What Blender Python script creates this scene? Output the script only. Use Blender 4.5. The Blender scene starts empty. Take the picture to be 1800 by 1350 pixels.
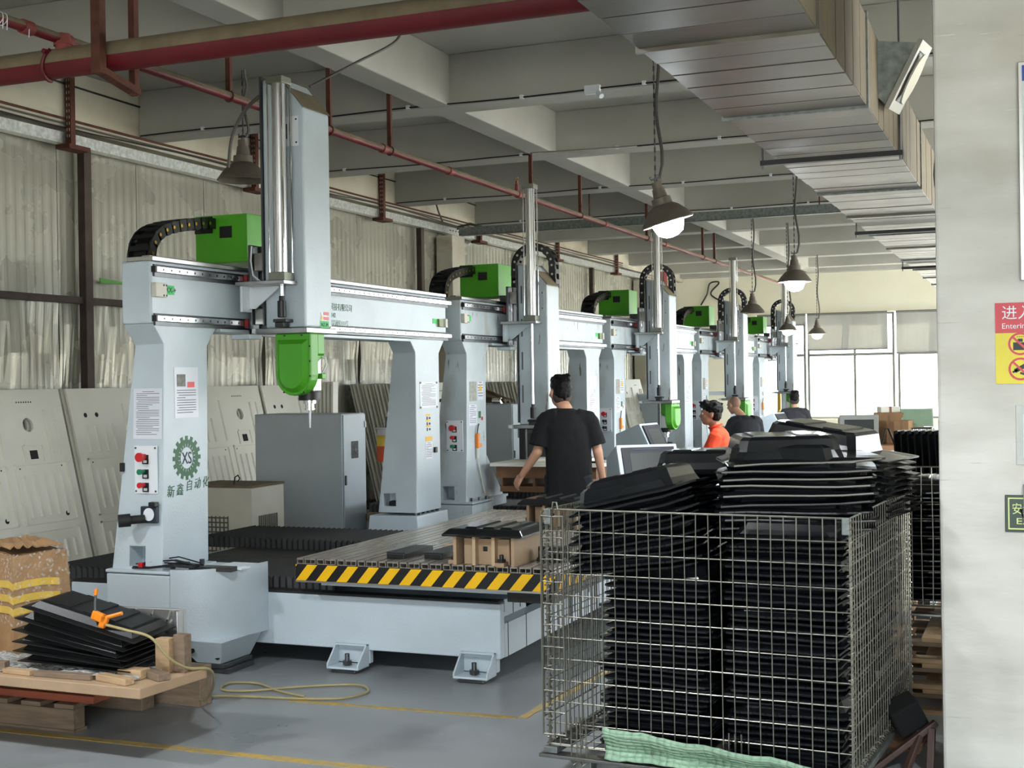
import bpy, bmesh, math, random
from mathutils import Vector, Matrix, Euler, noise
R = math.radians
sc = bpy.context.scene
COL = sc.collection
rnd = random.Random(7)

# ------------------------------------------------------------------ camera, sky, exposure
cd = bpy.data.cameras.new('camera'); cam = bpy.data.objects.new('camera', cd); COL.objects.link(cam)
cam.matrix_world = Matrix(((0.9265, 0.0136, 0.3761, 0.0), (0.3755, 0.0080, -0.9268, 0.0), (-0.0156, 0.9999, 0.0023, 1.6), (0, 0, 0, 1)))
cd.sensor_width = 36.0; cd.lens = 46.0; cd.clip_start = 0.05; cd.clip_end = 300
sc.camera = cam
sc.view_settings.view_transform = 'Standard'; sc.view_settings.look = 'None'
sc.view_settings.gamma = 1.0; sc.view_settings.use_curve_mapping = False
sc.view_settings.exposure = 0.50
sc.cycles.max_bounces = 8; sc.cycles.diffuse_bounces = 5; sc.cycles.glossy_bounces = 4
sc.cycles.transparent_max_bounces = 12; sc.cycles.sample_clamp_indirect = 6.0
sc.cycles.caustics_reflective = False; sc.cycles.caustics_refractive = False
W = bpy.data.worlds.new('sky'); sc.world = W; W.use_nodes = True
bgn = W.node_tree.nodes['Background']; bgn.inputs[0].default_value = (0.88, 0.95, 1.0, 1); bgn.inputs[1].default_value = 5.6

sun = bpy.data.lights.new('sun', 'SUN'); sun.energy = 38.0; sun.angle = R(1.0); sun.color = (1.0, .94, .80)
suno = bpy.data.objects.new('sun', sun); COL.objects.link(suno)
suno.rotation_euler = Vector((-.68, -.47, -.56)).to_track_quat('-Z', 'Y').to_euler()
def portal(loc, rot, sx, sy):
    l = bpy.data.lights.new('sky_portal', 'AREA'); l.shape = 'RECTANGLE'; l.size = sx; l.size_y = sy
    l.cycles.is_portal = True
    o = bpy.data.objects.new('sky_portal', l); COL.objects.link(o); o.location = loc; o.rotation_euler = rot
portal((2.25, -6.0, 1.6), (R(90), 0, 0), 8.5, 3.2)          # unseen back opening, sized to set the front light
portal((7.0, 19.2, 2.25), (0, R(90), 0), 4.0, 22.6)           # unseen right-wall opening, enlarged to light the far end
portal((-0.8, 31.0, 1.75), (R(-90), 0, 0), 11.0, 2.4)        # windows of the far wall

# ------------------------------------------------------------------ materials
def lin(c):
    return tuple(((v / 255) / 12.92 if v / 255 <= 0.04045 else ((v / 255 + 0.055) / 1.055) ** 2.4) for v in c)
MATS = {}
def M(name, rgb, rough=0.5, metal=0.0, var=0.10, scale=6.0, bump=0.0, bscale=60.0, spec=0.5, rvar=0.0, stretch=None, alt=None, coat=0.0):
    if name in MATS: return MATS[name]
    m = bpy.data.materials.new(name); m.use_nodes = True
    nt = m.node_tree; b = nt.nodes['Principled BSDF']; L = nt.links.new
    c = lin(rgb)
    tc = nt.nodes.new('ShaderNodeTexCoord'); src = tc.outputs['Object']
    if stretch:
        mp = nt.nodes.new('ShaderNodeMapping'); mp.inputs['Scale'].default_value = stretch; L(src, mp.inputs['Vector']); src = mp.outputs[0]
    n = nt.nodes.new('ShaderNodeTexNoise'); n.inputs['Scale'].default_value = scale; n.inputs['Detail'].default_value = 5; L(src, n.inputs['Vector'])
    rp = nt.nodes.new('ShaderNodeValToRGB'); rp.color_ramp.elements[0].position = 0.3; rp.color_ramp.elements[1].position = 0.7
    lo = lin(alt) if alt else tuple(v * (1 - var) for v in c); hi = c if alt else tuple(min(1, v * (1 + var)) for v in c)
    rp.color_ramp.elements[0].color = (*lo, 1); rp.color_ramp.elements[1].color = (*hi, 1)
    L(n.outputs['Fac'], rp.inputs['Fac']); L(rp.outputs['Color'], b.inputs['Base Color'])
    b.inputs['Roughness'].default_value = rough; b.inputs['Metallic'].default_value = metal
    b.inputs['Specular IOR Level'].default_value = spec
    if coat: b.inputs['Coat Weight'].default_value = coat; b.inputs['Coat Roughness'].default_value = 0.08
    if rvar:
        mr = nt.nodes.new('ShaderNodeMapRange'); mr.inputs['To Min'].default_value = max(0.02, rough - rvar); mr.inputs['To Max'].default_value = rough + rvar
        L(n.outputs['Fac'], mr.inputs['Value']); L(mr.outputs[0], b.inputs['Roughness'])
    if bump:
        n2 = nt.nodes.new('ShaderNodeTexNoise'); n2.inputs['Scale'].default_value = bscale; n2.inputs['Detail'].default_value = 3; L(src, n2.inputs['Vector'])
        bp = nt.nodes.new('ShaderNodeBump'); bp.inputs['Strength'].default_value = bump; bp.inputs['Distance'].default_value = 0.01
        L(n2.outputs['Fac'], bp.inputs['Height']); L(bp.outputs[0], b.inputs['Normal'])
    MATS[name] = m
    return m
def emit(name, rgb, s):
    m = bpy.data.materials.new(name); m.use_nodes = True; nt = m.node_tree
    b = nt.nodes['Principled BSDF']; b.inputs['Base Color'].default_value = (0.8, 0.8, 0.8, 1)
    b.inputs['Emission Color'].default_value = (*lin(rgb), 1); b.inputs['Emission Strength'].default_value = s
    MATS[name] = m; return m
def clear(name, rgb, alpha, rough=0.1, lo=None, scale=14):
    m = bpy.data.materials.new(name); m.use_nodes = True; nt = m.node_tree; L = nt.links.new
    b = nt.nodes['Principled BSDF']; b.inputs['Base Color'].default_value = (*lin(rgb), 1); b.inputs['Roughness'].default_value = rough
    n = nt.nodes.new('ShaderNodeTexNoise'); n.inputs['Scale'].default_value = scale; n.inputs['Detail'].default_value = 4
    mr = nt.nodes.new('ShaderNodeMapRange')
    if lo: mr.inputs['From Min'].default_value = lo; mr.inputs['From Max'].default_value = lo + .22
    mr.inputs['To Min'].default_value = 0.02 if lo else alpha * 0.5; mr.inputs['To Max'].default_value = min(1, alpha * 1.5)
    L(n.outputs['Fac'], mr.inputs['Value']); L(mr.outputs[0], b.inputs['Alpha'])
    bp = nt.nodes.new('ShaderNodeBump'); bp.inputs['Strength'].default_value = 0.6; bp.inputs['Distance'].default_value = 0.02
    L(n.outputs['Fac'], bp.inputs['Height']); L(bp.outputs[0], b.inputs['Normal'])
    MATS[name] = m; return m

paint = M('machine_paint', (190, 202, 210), 0.32, var=0.06, scale=3, bump=0.12, bscale=90)
paint_old = M('machine_paint_worn', (186, 197, 203), 0.38, var=0.14, scale=2.2, bump=0.12, bscale=60)
green = M('green_paint', (74, 160, 30), 0.38, var=0.05)
steel = M('machined_steel', (150, 150, 148), 0.28, 1.0, var=0.15, scale=9)
dsteel = M('dark_steel', (92, 94, 96), 0.35, 0.8, var=0.2, scale=9)
alu = M('aluminium', (196, 196, 193), 0.34, 0.9, var=0.08, scale=4)
chrome = M('chrome_rod', (225, 225, 228), 0.08, 1.0, var=0.02)
rail_m = M('ground_rail', (205, 206, 208), 0.16, 1.0, var=0.1, scale=20)
black = M('black_plastic', (20, 20, 22), 0.45, var=0.2)
rubber = M('black_rubber', (24, 24, 25), 0.7, var=0.25, scale=30, bump=0.3)
bellow_m = M('bellows_cloth', (36, 36, 37), 0.55, var=0.3, scale=14)
gloss = M('gloss_black_sheet', (20, 22, 25), 0.13, var=0.25, scale=7, rvar=0.06, coat=0.15, spec=0.4)
matblk = M('textured_black_sheet', (15, 16, 18), 0.42, var=0.2, scale=12)
red = M('red_button', (196, 32, 38), 0.35, var=0.04)
greenb = M('green_button', (20, 120, 84), 0.35, var=0.04)
white = M('white_plate', (226, 232, 238), 0.4, var=0.02)
paperm = M('paper', (219, 222, 232), 0.35, var=0.03)
ink = M('ink', (58, 60, 74), 0.7, var=0.1)
inkg = M('logo_green', (22, 88, 50), 0.5, var=0.06)
yel = M('hazard_yellow', (240, 186, 14), 0.45, var=0.06)
tape = M('green_tape', (58, 196, 100), 0.5, var=0.06)
brass = M('brass', (196, 158, 66), 0.3, 1.0)
orange = M('orange_plastic', (236, 132, 22), 0.4, var=0.05)
galv = M('galvanised', (205, 208, 206), 0.36, 0.5, var=0.25, scale=26, rvar=0.12)
galvd = M('galvanised_dull', (126, 132, 130), 0.5, 0.7, var=0.3, scale=26)
duct_m = M('duct_sheet', (118, 114, 106), 0.36, 0.9, var=0.3, scale=5, rvar=0.14, stretch=(1, 2, 1))
duct_dust = M('duct_side_dusty', (112, 100, 80), 0.65, 0.1, var=0.14, scale=3)
dust = M('brown_dust', (118, 106, 84), 0.9, var=0.15, scale=8)
redpipe = M('red_pipe', (98, 13, 23), 0.55, var=0.15, scale=4)
redold = M('red_pipe_faded', (132, 62, 56), 0.6, var=0.2, scale=6)
rust = M('rusty_steel', (92, 54, 42), 0.75, 0.3, var=0.3, scale=14)
brownst = M('brown_steel_post', (70, 58, 52), 0.6, 0.3, var=0.2, scale=8)
plaster = M('ceiling_plaster', (184, 183, 178), 0.85, var=0.05, scale=0.8, alt=(164, 163, 156))
wallp = M('wall_plaster', (214, 211, 196), 0.85, var=0.06, scale=0.9, alt=(178, 170, 152), bump=0.05, bscale=30)
farp = M('cream_wall', (236, 233, 216), 0.85, var=0.06, scale=0.7, alt=(224, 219, 196))
pillp = M('scuffed_wall', (222, 221, 214), 0.7, var=0.05, scale=2.6, alt=(196, 194, 186), bump=0.25, bscale=9, stretch=(.7, .7, 2.2))
sheet_m = M('foil_insulation', (172, 170, 157), 0.27, 0.25, var=0.035, scale=1.6, rvar=0.1)
floor_m = M('grey_floor', (146, 150, 152), 0.32, var=0.1, scale=1.1, rvar=0.14, alt=(120, 125, 128), bump=0.03, bscale=25)
linem = M('worn_yellow_line', (188, 152, 52), 0.6, var=0.2, scale=22, alt=(146, 138, 112))
abs_m = M('white_moulding', (236, 233, 220), 0.42, var=0.03, scale=3)
abs_d = M('moulding_shade', (120, 118, 108), 0.5, var=0.1)
beige = M('beige_sheet_metal', (206, 202, 188), 0.45, var=0.05)
cab_m = M('cabinet_grey', (186, 196, 203), 0.36, 0.1, var=0.04, scale=3)
wood = M('pallet_wood', (176, 148, 114), 0.75, var=0.2, scale=5, stretch=(1, 9, 9), bump=0.2, bscale=40)
woodd = M('old_timber', (122, 104, 86), 0.8, var=0.25, scale=5, stretch=(1, 8, 8), bump=0.2, bscale=40)
mdf = M('mdf_board', (166, 140, 112), 0.7, var=0.08, scale=8)
mdf_l = M('mdf_edge', (190, 164, 130), 0.7, var=0.08, scale=8)
redwood = M('red_brown_board', (150, 78, 54), 0.65, var=0.15, scale=6)
card = M('cardboard', (150, 116, 80), 0.75, var=0.12, scale=5, bump=0.15, bscale=12)
tapey = M('yellow_tape', (206, 172, 74), 0.35, var=0.1)
film = clear('stretch_film', (235, 232, 225), 0.34, 0.06, .52, 22)
wrap_m = clear('bubble_wrap', (215, 216, 214), 0.5, 0.12)
wirem = M('cage_wire', (142, 140, 131), 0.36, 0.85, var=0.15, scale=20)
blindm = M('grey_blind', (158, 158, 154), 0.8, var=0.05, scale=2)
_nt = blindm.node_tree; _tr = _nt.nodes.new('ShaderNodeBsdfTranslucent'); _tr.inputs[0].default_value = (*lin((150, 148, 138)), 1)
_mx = _nt.nodes.new('ShaderNodeMixShader'); _mx.inputs[0].default_value = 0.07; _nt.links.new(_nt.nodes['Principled BSDF'].outputs[0], _mx.inputs[1]); _nt.links.new(_tr.outputs[0], _mx.inputs[2]); _nt.links.new(_mx.outputs[0], _nt.nodes['Material Output'].inputs[0])
framem = M('window_frame', (122, 124, 118), 0.5, 0.3, var=0.06)
def overlay(mat, rgb, scale, sc_, rot, lo, hi, amt=1.0):
    """Mix a wear colour over the base colour through a stretched noise mask."""
    nt = mat.node_tree; bs = nt.nodes['Principled BSDF']; src = bs.inputs['Base Color'].links[0].from_socket
    tc = nt.nodes.new('ShaderNodeTexCoord'); mp = nt.nodes.new('ShaderNodeMapping'); mp.inputs['Scale'].default_value = sc_; mp.inputs['Rotation'].default_value = rot
    n = nt.nodes.new('ShaderNodeTexNoise'); n.inputs['Scale'].default_value = scale; n.inputs['Detail'].default_value = 6
    mr = nt.nodes.new('ShaderNodeMapRange'); mr.inputs['From Min'].default_value = lo; mr.inputs['From Max'].default_value = hi; mr.inputs['To Max'].default_value = amt
    x = nt.nodes.new('ShaderNodeMix'); x.data_type = 'RGBA'; x.inputs[7].default_value = (*lin(rgb), 1)
    nt.links.new(tc.outputs['Object'], mp.inputs['Vector']); nt.links.new(mp.outputs[0], n.inputs['Vector']); nt.links.new(n.outputs['Fac'], mr.inputs['Value'])
    nt.links.new(mr.outputs[0], x.inputs[0]); nt.links.new(src, x.inputs[6]); nt.links.new(x.outputs[2], bs.inputs['Base Color'])
overlay(pillp, (176, 172, 162), 3, (1.2, 1, 22), (0, .35, 0), .68, .74, .6)
overlay(pillp, (238, 238, 234), 4, (1.6, 1, 26), (0, -.5, 0), .70, .75, .7)
overlay(pillp, (196, 190, 176), 1.6, (1, 1, 1.5), (0, 0, 0), .56, .74, .7)
overlay(paint_old, (96, 74, 58), 3.2, (7, 7, 1.2), (0, 0, 0), .66, .71, .9)
overlay(paint_old, (150, 146, 134), 1.8, (2, 2, .8), (0, 0, 0), .54, .68, .6)
overlay(wallp, (112, 92, 74), 1.3, (1, .7, 1.6), (0, 0, 0), .56, .72, .55)
overlay(floor_m, (92, 94, 94), 1.6, (1, 1, 1), (0, 0, 0), .58, .72, .5)
overlay(floor_m, (206, 206, 204), 5, (1, 12, 1), (0, 0, .5), .71, .74, .5)
skin = M('skin', (196, 148, 120), 0.5, var=0.06, scale=9)
skind = M('skin_tan', (176, 124, 98), 0.5, var=0.06, scale=9)
hair = M('black_hair', (9, 8, 8), 0.55, var=0.3, scale=40, bump=0.3, bscale=160, spec=0.2)
teeb = M('black_cotton', (5, 5, 7), 0.95, var=0.2, scale=6, bump=0.25, bscale=9)
teeg = M('charcoal_cotton', (40, 40, 46), 0.85, var=0.15, scale=6, bump=0.25, bscale=9)
teeo = M('orange_cotton', (238, 74, 34), 0.8, var=0.08, scale=6, bump=0.2, bscale=9)
trouser = M('dark_trousers', (26, 28, 34), 0.85, var=0.2)
shoe = M('dark_shoe', (30, 30, 32), 0.6)
screen = M('dark_screen', (44, 48, 48), 0.5, var=0.1)
gcloth = M('green_cloth', (146, 178, 152), 0.8, var=0.12, scale=9, bump=0.3, bscale=20)
signred = M('sign_red', (200, 36, 52), 0.35, var=0.03)
signyel = M('sign_yellow', (222, 206, 22), 0.35, var=0.06)
signgrn = M('sign_dark_green', (16, 48, 34), 0.35, var=0.05)
signlum = M('sign_luminous', (214, 226, 150), 0.5, var=0.03)
blue = M('sign_blue', (52, 86, 176), 0.35, var=0.05)
lampm = M('lamp_shade', (104, 96, 86), 0.5, 0.2, var=0.12, scale=9)
lampw = M('lamp_shade_inner', (226, 226, 222), 0.5, var=0.03)
lamp_on = emit('lamp_lit', (240, 248, 255), 60.0)
lamp_off = M('lamp_glass_off', (214, 214, 208), 0.25)
cable_m = M('grey_cable', (88, 84, 78), 0.6, var=0.1)
hosem = M('clear_yellow_hose', (158, 146, 104), 0.35, var=0.1)
darkwood = M('dark_wood', (74, 54, 48), 0.5, var=0.2, scale=5, stretch=(1, 8, 1))
foam = M('black_foam', (14, 14, 15), 0.95, var=0.2)
glass = None

# ------------------------------------------------------------------ helpers
class MB:
    def __init__(s): s.v = []; s.f = []; s.mi = []; s.m = 0
    def add(s, vs, fs):
        o = len(s.v); s.v += [tuple(v) for v in vs]
        for f in fs: s.f.append(tuple(i + o for i in f)); s.mi.append(s.m)
        return s
    def box(s, x0, x1, y0, y1, z0, z1, mat=None):
        vs = [Vector((x, y, z)) for z in (z0, z1) for y in (y0, y1) for x in (x0, x1)]
        if mat is not None: vs = [mat @ v for v in vs]
        return s.add(vs, [(0, 2, 3, 1), (4, 5, 7, 6), (0, 1, 5, 4), (2, 6, 7, 3), (0, 4, 6, 2), (1, 3, 7, 5)])
    def cbox(s, c, d, rot=(0, 0, 0)):
        m = Matrix.Translation(c) @ Euler(rot).to_matrix().to_4x4()
        return s.box(-d[0] / 2, d[0] / 2, -d[1] / 2, d[1] / 2, -d[2] / 2, d[2] / 2, m)
    def cyl(s, p0, p1, r0, r1=None, n=12, caps=True):
        p0, p1 = Vector(p0), Vector(p1); r1 = r0 if r1 is None else r1
        q = (p1 - p0).to_track_quat('Z', 'Y').to_matrix()
        vs = []
        for p, r in ((p0, r0), (p1, r1)):
            for i in range(n):
                a = 2 * math.pi * i / n; vs.append(p + q @ Vector((math.cos(a) * r, math.sin(a) * r, 0)))
        fs = [(i, (i + 1) % n, n + (i + 1) % n, n + i) for i in range(n)]
        if caps: fs += [tuple(range(n - 1, -1, -1)), tuple(range(n, 2 * n))]
        return s.add(vs, fs)
    def tube(s, pts, r, n=6, caps=True):
        pts = [Vector(p) for p in pts]; vs = []; up = None
        for i, p in enumerate(pts):
            t = (pts[min(i + 1, len(pts) - 1)] - pts[max(i - 1, 0)]).normalized()
            if up is None: up = Vector((0, 0, 1)) if abs(t.z) < 0.9 else Vector((1, 0, 0))
            a = t.cross(up).normalized(); b = a.cross(t).normalized(); up = b
            for k in range(n):
                an = 2 * math.pi * k / n; vs.append(p + a * math.cos(an) * r + b * math.sin(an) * r)
        fs = [(i * n + k, i * n + (k + 1) % n, (i + 1) * n + (k + 1) % n, (i + 1) * n + k) for i in range(len(pts) - 1) for k in range(n)]
        if caps: fs += [tuple(range(n - 1, -1, -1)), tuple(range((len(pts) - 1) * n, len(pts) * n))]
        return s.add(vs, fs)
    def prism(s, poly, axis, a, b):
        def P(u, v, w): return {'x': (w, u, v), 'y': (u, w, v), 'z': (u, v, w)}[axis]
        n = len(poly); vs = [P(u, v, a) for u, v in poly] + [P(u, v, b) for u, v in poly]
        fs = [(i, (i + 1) % n, n + (i + 1) % n, n + i) for i in range(n)] + [tuple(range(n - 1, -1, -1)), tuple(range(n, 2 * n))]
        return s.add(vs, fs)
    def loft(s, rings, caps=True):
        n = len(rings[0]); vs = [p for r in rings for p in r]
        fs = [(i * n + k, i * n + (k + 1) % n, (i + 1) * n + (k + 1) % n, (i + 1) * n + k) for i in range(len(rings) - 1) for k in range(n)]
        if caps: fs += [tuple(range(n - 1, -1, -1)), tuple(range((len(rings) - 1) * n, len(rings) * n))]
        return s.add(vs, fs)
    def rloft(s, secs, caps=True):   # secs: (z, x0, x1, y0, y1)
        return s.loft([[(x0, y0, z), (x1, y0, z), (x1, y1, z), (x0, y1, z)] for z, x0, x1, y0, y1 in secs], caps)
    def lathe(s, prof, c=(0, 0, 0), n=20, caps=False):
        c = Vector(c)
        rings = [[(c.x + r * math.cos(2 * math.pi * k / n), c.y + r * math.sin(2 * math.pi * k / n), c.z + z) for k in range(n)] for r, z in prof]
        return s.loft(rings, caps)
    def ell(s, c, r, n=12, m=8, rot=None):
        c = Vector(c); rings = []
        for j in range(m + 1):
            t = math.pi * j / m; t = min(max(t, 0.03), math.pi - 0.03)
            ring = []
            for k in range(n):
                a = 2 * math.pi * k / n
                p = Vector((r[0] * math.sin(t) * math.cos(a), r[1] * math.sin(t) * math.sin(a), -r[2] * math.cos(t)))
                if rot is not None: p = rot @ p
                ring.append(c + p)
            rings.append(ring)
        return s.loft(rings)
    def mesh(s, name, mats, smooth=False, fix=True):
        me = bpy.data.meshes.new(name); me.from_pydata(s.v, [], s.f)
        for m in (mats if isinstance(mats, (list, tuple)) else [mats]): me.materials.append(m)
        me.polygons.foreach_set('material_index', s.mi)
        if fix:
            bm = bmesh.new(); bm.from_mesh(me); bmesh.ops.recalc_face_normals(bm, faces=bm.faces); bm.to_mesh(me); bm.free()
        if smooth: me.polygons.foreach_set('use_smooth', [True] * len(me.polygons))
        me.update()
        return me
    def build(s, name, mats, parent=None, smooth=False, bevel=0.0, label=None, kind=None, fix=True, seg=2):
        me = s.mesh(name, mats, smooth, fix)
        if smooth == 'auto' or (smooth and bevel == 0): 
            try: me.set_sharp_from_angle(angle=R(40))
            except Exception: pass
        return link(name, me, parent, bevel, label, kind, seg)
def link(name, me, parent=None, bevel=0.0, label=None, kind=None, seg=2):
    o = bpy.data.objects.new(name, me); COL.objects.link(o)
    if parent is not None: o.parent = parent
    if bevel:
        b = o.modifiers.new('bevel', 'BEVEL'); b.width = bevel; b.segments = seg; b.limit_method = 'ANGLE'; b.angle_limit = R(35)
    if label: o['label'] = label
    if kind: o['kind'] = kind
    return o
def thing(name, label, cat, loc=(0, 0, 0), rot=(0, 0, 0), group=None):
    o = bpy.data.objects.new(name, None); COL.objects.link(o); o.empty_display_size = 0.1
    o.location = loc; o.rotation_euler = rot; return tag(o, label, cat, group)
def tag(o, label, cat, group=None):
    o['label'] = label; o['category'] = cat
    if group: o['group'] = group
    return o
def struct(o): o['kind'] = 'structure'; return o
def nth(i):
    return '%d%s' % (i, 'th' if 10 <= i % 100 <= 20 else {1: 'st', 2: 'nd', 3: 'rd'}.get(i % 10, 'th'))
def smoothpts(P, n=6):
    P = [Vector(p) for p in P]; P = [P[0] * 2 - P[1]] + P + [P[-1] * 2 - P[-2]]; out = []
    for i in range(1, len(P) - 2):
        a, b, c, d = P[i - 1:i + 3]
        for k in range(n):
            t = k / n; out.append(0.5 * ((2 * b) + (c - a) * t + (2 * a - 5 * b + 4 * c - d) * t * t + (3 * b - a - 3 * c + d) * t ** 3))
    return out + [P[-2]]
def copy_tree(o, parent=None):
    c = o.copy(); COL.objects.link(c)
    if parent is not None: c.parent = parent
    for ch in list(o.children): copy_tree(ch, c)
    return c
def B(x0, x1, y0, y1, z0, z1): return MB().box(x0, x1, y0, y1, z0, z1)

def text(name, s, size, mat, origin, right, up, parent, sx=1.0, align='LEFT', depth=0.0008):
    cu = bpy.data.curves.new(name, 'FONT'); cu.body = s; cu.size = size; cu.align_x = align; cu.extrude = depth; cu.resolution_u = 3
    t = bpy.data.objects.new(name, cu); COL.objects.link(t)
    dg = bpy.context.evaluated_depsgraph_get(); dg.update()
    me = bpy.data.meshes.new_from_object(t.evaluated_get(dg)); bpy.data.objects.remove(t)
    r = Vector(right).normalized(); u = Vector(up).normalized(); n = r.cross(u)
    m = Matrix.Translation(origin) @ Matrix((r, u, n)).transposed().to_4x4() @ Matrix.Diagonal((sx, 1, 1, 1))
    me.transform(m); me.materials.clear(); me.materials.append(mat); me.name = name
    return link(name, me, parent)
def paper(name, parent, o, r, u, w, h, lines=16, mat=None, seed=1, photo=False, label=None, gap=0.012, pins=False):
    """A sheet stuck on a surface: origin at its lower left, with printed lines as thin raised strips."""
    rn = random.Random(seed); o = Vector(o); r = Vector(r).normalized(); u = Vector(u).normalized(); n = r.cross(u)
    T = Matrix.Translation(o) @ Matrix((r, u, n)).transposed().to_4x4()
    p = MB().box(0, w, 0, h, 0, 0.0012, T).build(name, mat or paperm, parent, label=label)
    t = MB(); t.m = 0
    for i in range(lines):
        y = h * 0.93 - i * (h * 0.88 / lines)
        if photo and i < lines * 0.4: continue
        x0 = w * (0.1 if i % 5 else 0.16); x1 = w * (0.9 if rn.random() > 0.35 else rn.uniform(0.45, 0.85))
        if i == 0: x0, x1 = w * 0.3, w * 0.72
        t.box(x0, x1, y, y + h * 0.22 / lines, 0.001, 0.0018, T)
    if photo:
        t.m = 1; t.box(w * 0.1, w * 0.46, h * 0.62, h * 0.86, 0.001, 0.002, T)
        t.m = 2; t.box(w * 0.54, w * 0.84, h * 0.6, h * 0.71, 0.001, 0.002, T)
    if pins:
        t.m = 1
        for a in (0.03, 0.97):
            for b in (0.02, 0.98): t.box(w * a - 0.012, w * a + 0.012, h * b - 0.008, h * b + 0.008, 0.001, 0.004, T)
    t.build('print', [ink, M('photo_print', (92, 94, 84), 0.4, var=0.5, scale=40), M('stamp_red', (222, 70, 76), 0.4)], p)
    return p
def smooth_mod(o, it=6, f=0.5):
    m = o.modifiers.new('smooth', 'SMOOTH'); m.factor = f; m.iterations = it; return o
def blob(name, prims, mat, parent, voxel=0.012, it=4, label=None, bumpy=0.0):
    """One continuous surface grown from overlapping tapered limbs and ellipsoids."""
    bm = bmesh.new()
    for p in prims:
        pts = []
        if p[0] == 'c':
            for c, r in ((p[1], p[3]), (p[2], p[4])):
                c = Vector(c)
                for j in range(1, 8):
                    t = math.pi * j / 8
                    for k in range(12):
                        a = math.pi * k / 6; pts.append(c + Vector((math.sin(t) * math.cos(a), math.sin(t) * math.sin(a), math.cos(t))) * r)
                pts += [c + Vector((0, 0, r)), c - Vector((0, 0, r))]
        else:
            c = Vector(p[1]); rr = p[2]; q = Euler(p[3]).to_matrix() if len(p) > 3 else Matrix.Identity(3)
            for j in range(0, 13):
                t = math.pi * j / 12
                for k in range(18):
                    a = math.pi * k / 9; pts.append(c + q @ Vector((rr[0] * math.sin(t) * math.cos(a), rr[1] * math.sin(t) * math.sin(a), rr[2] * math.cos(t))))
        b2 = bmesh.new(); vs = [b2.verts.new(x) for x in pts]
        bmesh.ops.remove_doubles(b2, verts=b2.verts, dist=1e-5)
        res = bmesh.ops.convex_hull(b2, input=b2.verts)
        bmesh.ops.delete(b2, geom=list({g for g in res['geom_interior'] + res['geom_unused'] if isinstance(g, bmesh.types.BMVert)}), context='VERTS')
        tmp = bpy.data.meshes.new('t'); b2.to_mesh(tmp); b2.free(); bm.from_mesh(tmp); bpy.data.meshes.remove(tmp)
    me = bpy.data.meshes.new(name); bm.to_mesh(me); bm.free()
    o = bpy.data.objects.new(name, me); COL.objects.link(o)
    rm = o.modifiers.new('remesh', 'REMESH'); rm.mode = 'VOXEL'; rm.voxel_size = voxel; rm.use_smooth_shade = True
    smooth_mod(o, it, 0.5)
    dg = bpy.context.evaluated_depsgraph_get(); dg.update()
    m2 = bpy.data.meshes.new_from_object(o.evaluated_get(dg)); bpy.data.objects.remove(o)
    if bumpy:
        for v in m2.vertices: v.co += v.normal * (noise.noise(v.co * 45) * bumpy + noise.noise(v.co * 14) * bumpy)
    m2.materials.clear(); m2.materials.append(mat); m2.name = name
    m2.polygons.foreach_set('use_smooth', [True] * len(m2.polygons))
    return link(name, m2, parent, label=label)

# ------------------------------------------------------------------ building
YF = 31.0; ZS = 4.45; ZB = 4.0; XL = -8.2
floor = struct(B(-9.0, 7.2, -6.0, 31.2, -0.1, 0.0).build('floor', floor_m))
def fline(pts, w, jit=0.0):
    m = MB()
    for a, b in zip(pts[:-1], pts[1:]):
        a, b = Vector(a), Vector(b); n = max(2, int((b - a).length / 0.12)); d = (b - a).normalized(); s = Vector((-d.y, d.x, 0))
        row = []
        for i in range(n + 1):
            p = a.lerp(b, i / n); ww = w * (1 + jit * rnd.uniform(-0.6, 0.4)); row.append((p + s * ww / 2, p - s * ww / 2))
        for i in range(n):
            (p, q), (r_, t_) = row[i], row[i + 1]
            m.add([(*x.xy, z) for z in (0.0, 0.0025) for x in (p, q, t_, r_)], [(4, 5, 6, 7), (0, 1, 5, 4), (2, 3, 7, 6), (1, 2, 6, 5), (3, 0, 4, 7)])
    m.build('marking_line', linem, floor)
fline([(-8.0, 4.70, 0), (-4.4, 4.775, 0), (-1.2, 4.83, 0)], 0.055, 0.3)
fline([(-3.55, 5.70, 0), (-2.33, 5.75, 0)], 0.035, 0.9)
fline([(-2.31, 5.75, 0), (-2.25, 6.6, 0), (-2.15, 9.6, 0)], 0.05, 0.5)
ceiling = struct(B(-9.0, 7.2, -6.0, 31.2, ZS, ZS + 0.2).build('ceiling', plaster))
for y in [7.68 + 2.69 * k for k in range(-5, 9)]:
    struct(B(-8.05, 7.0, y, y + 0.32, ZB, ZS).build('beam', plaster, ceiling, bevel=0.01))
for x0 in (-5.02, -1.65, 1.75, 5.1):
    struct(B(x0, x0 + 0.27, -6, 31, ZB + 0.004, ZS).build('beam', plaster, ceiling, bevel=0.01))
ground = struct(B(-80, 80, -80, 100, -.2, -.105).build('ground_outside', M('pale_concrete', (190, 188, 180), .9)))  # outside ground, added to cut sky light from below onto the ceiling
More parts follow.
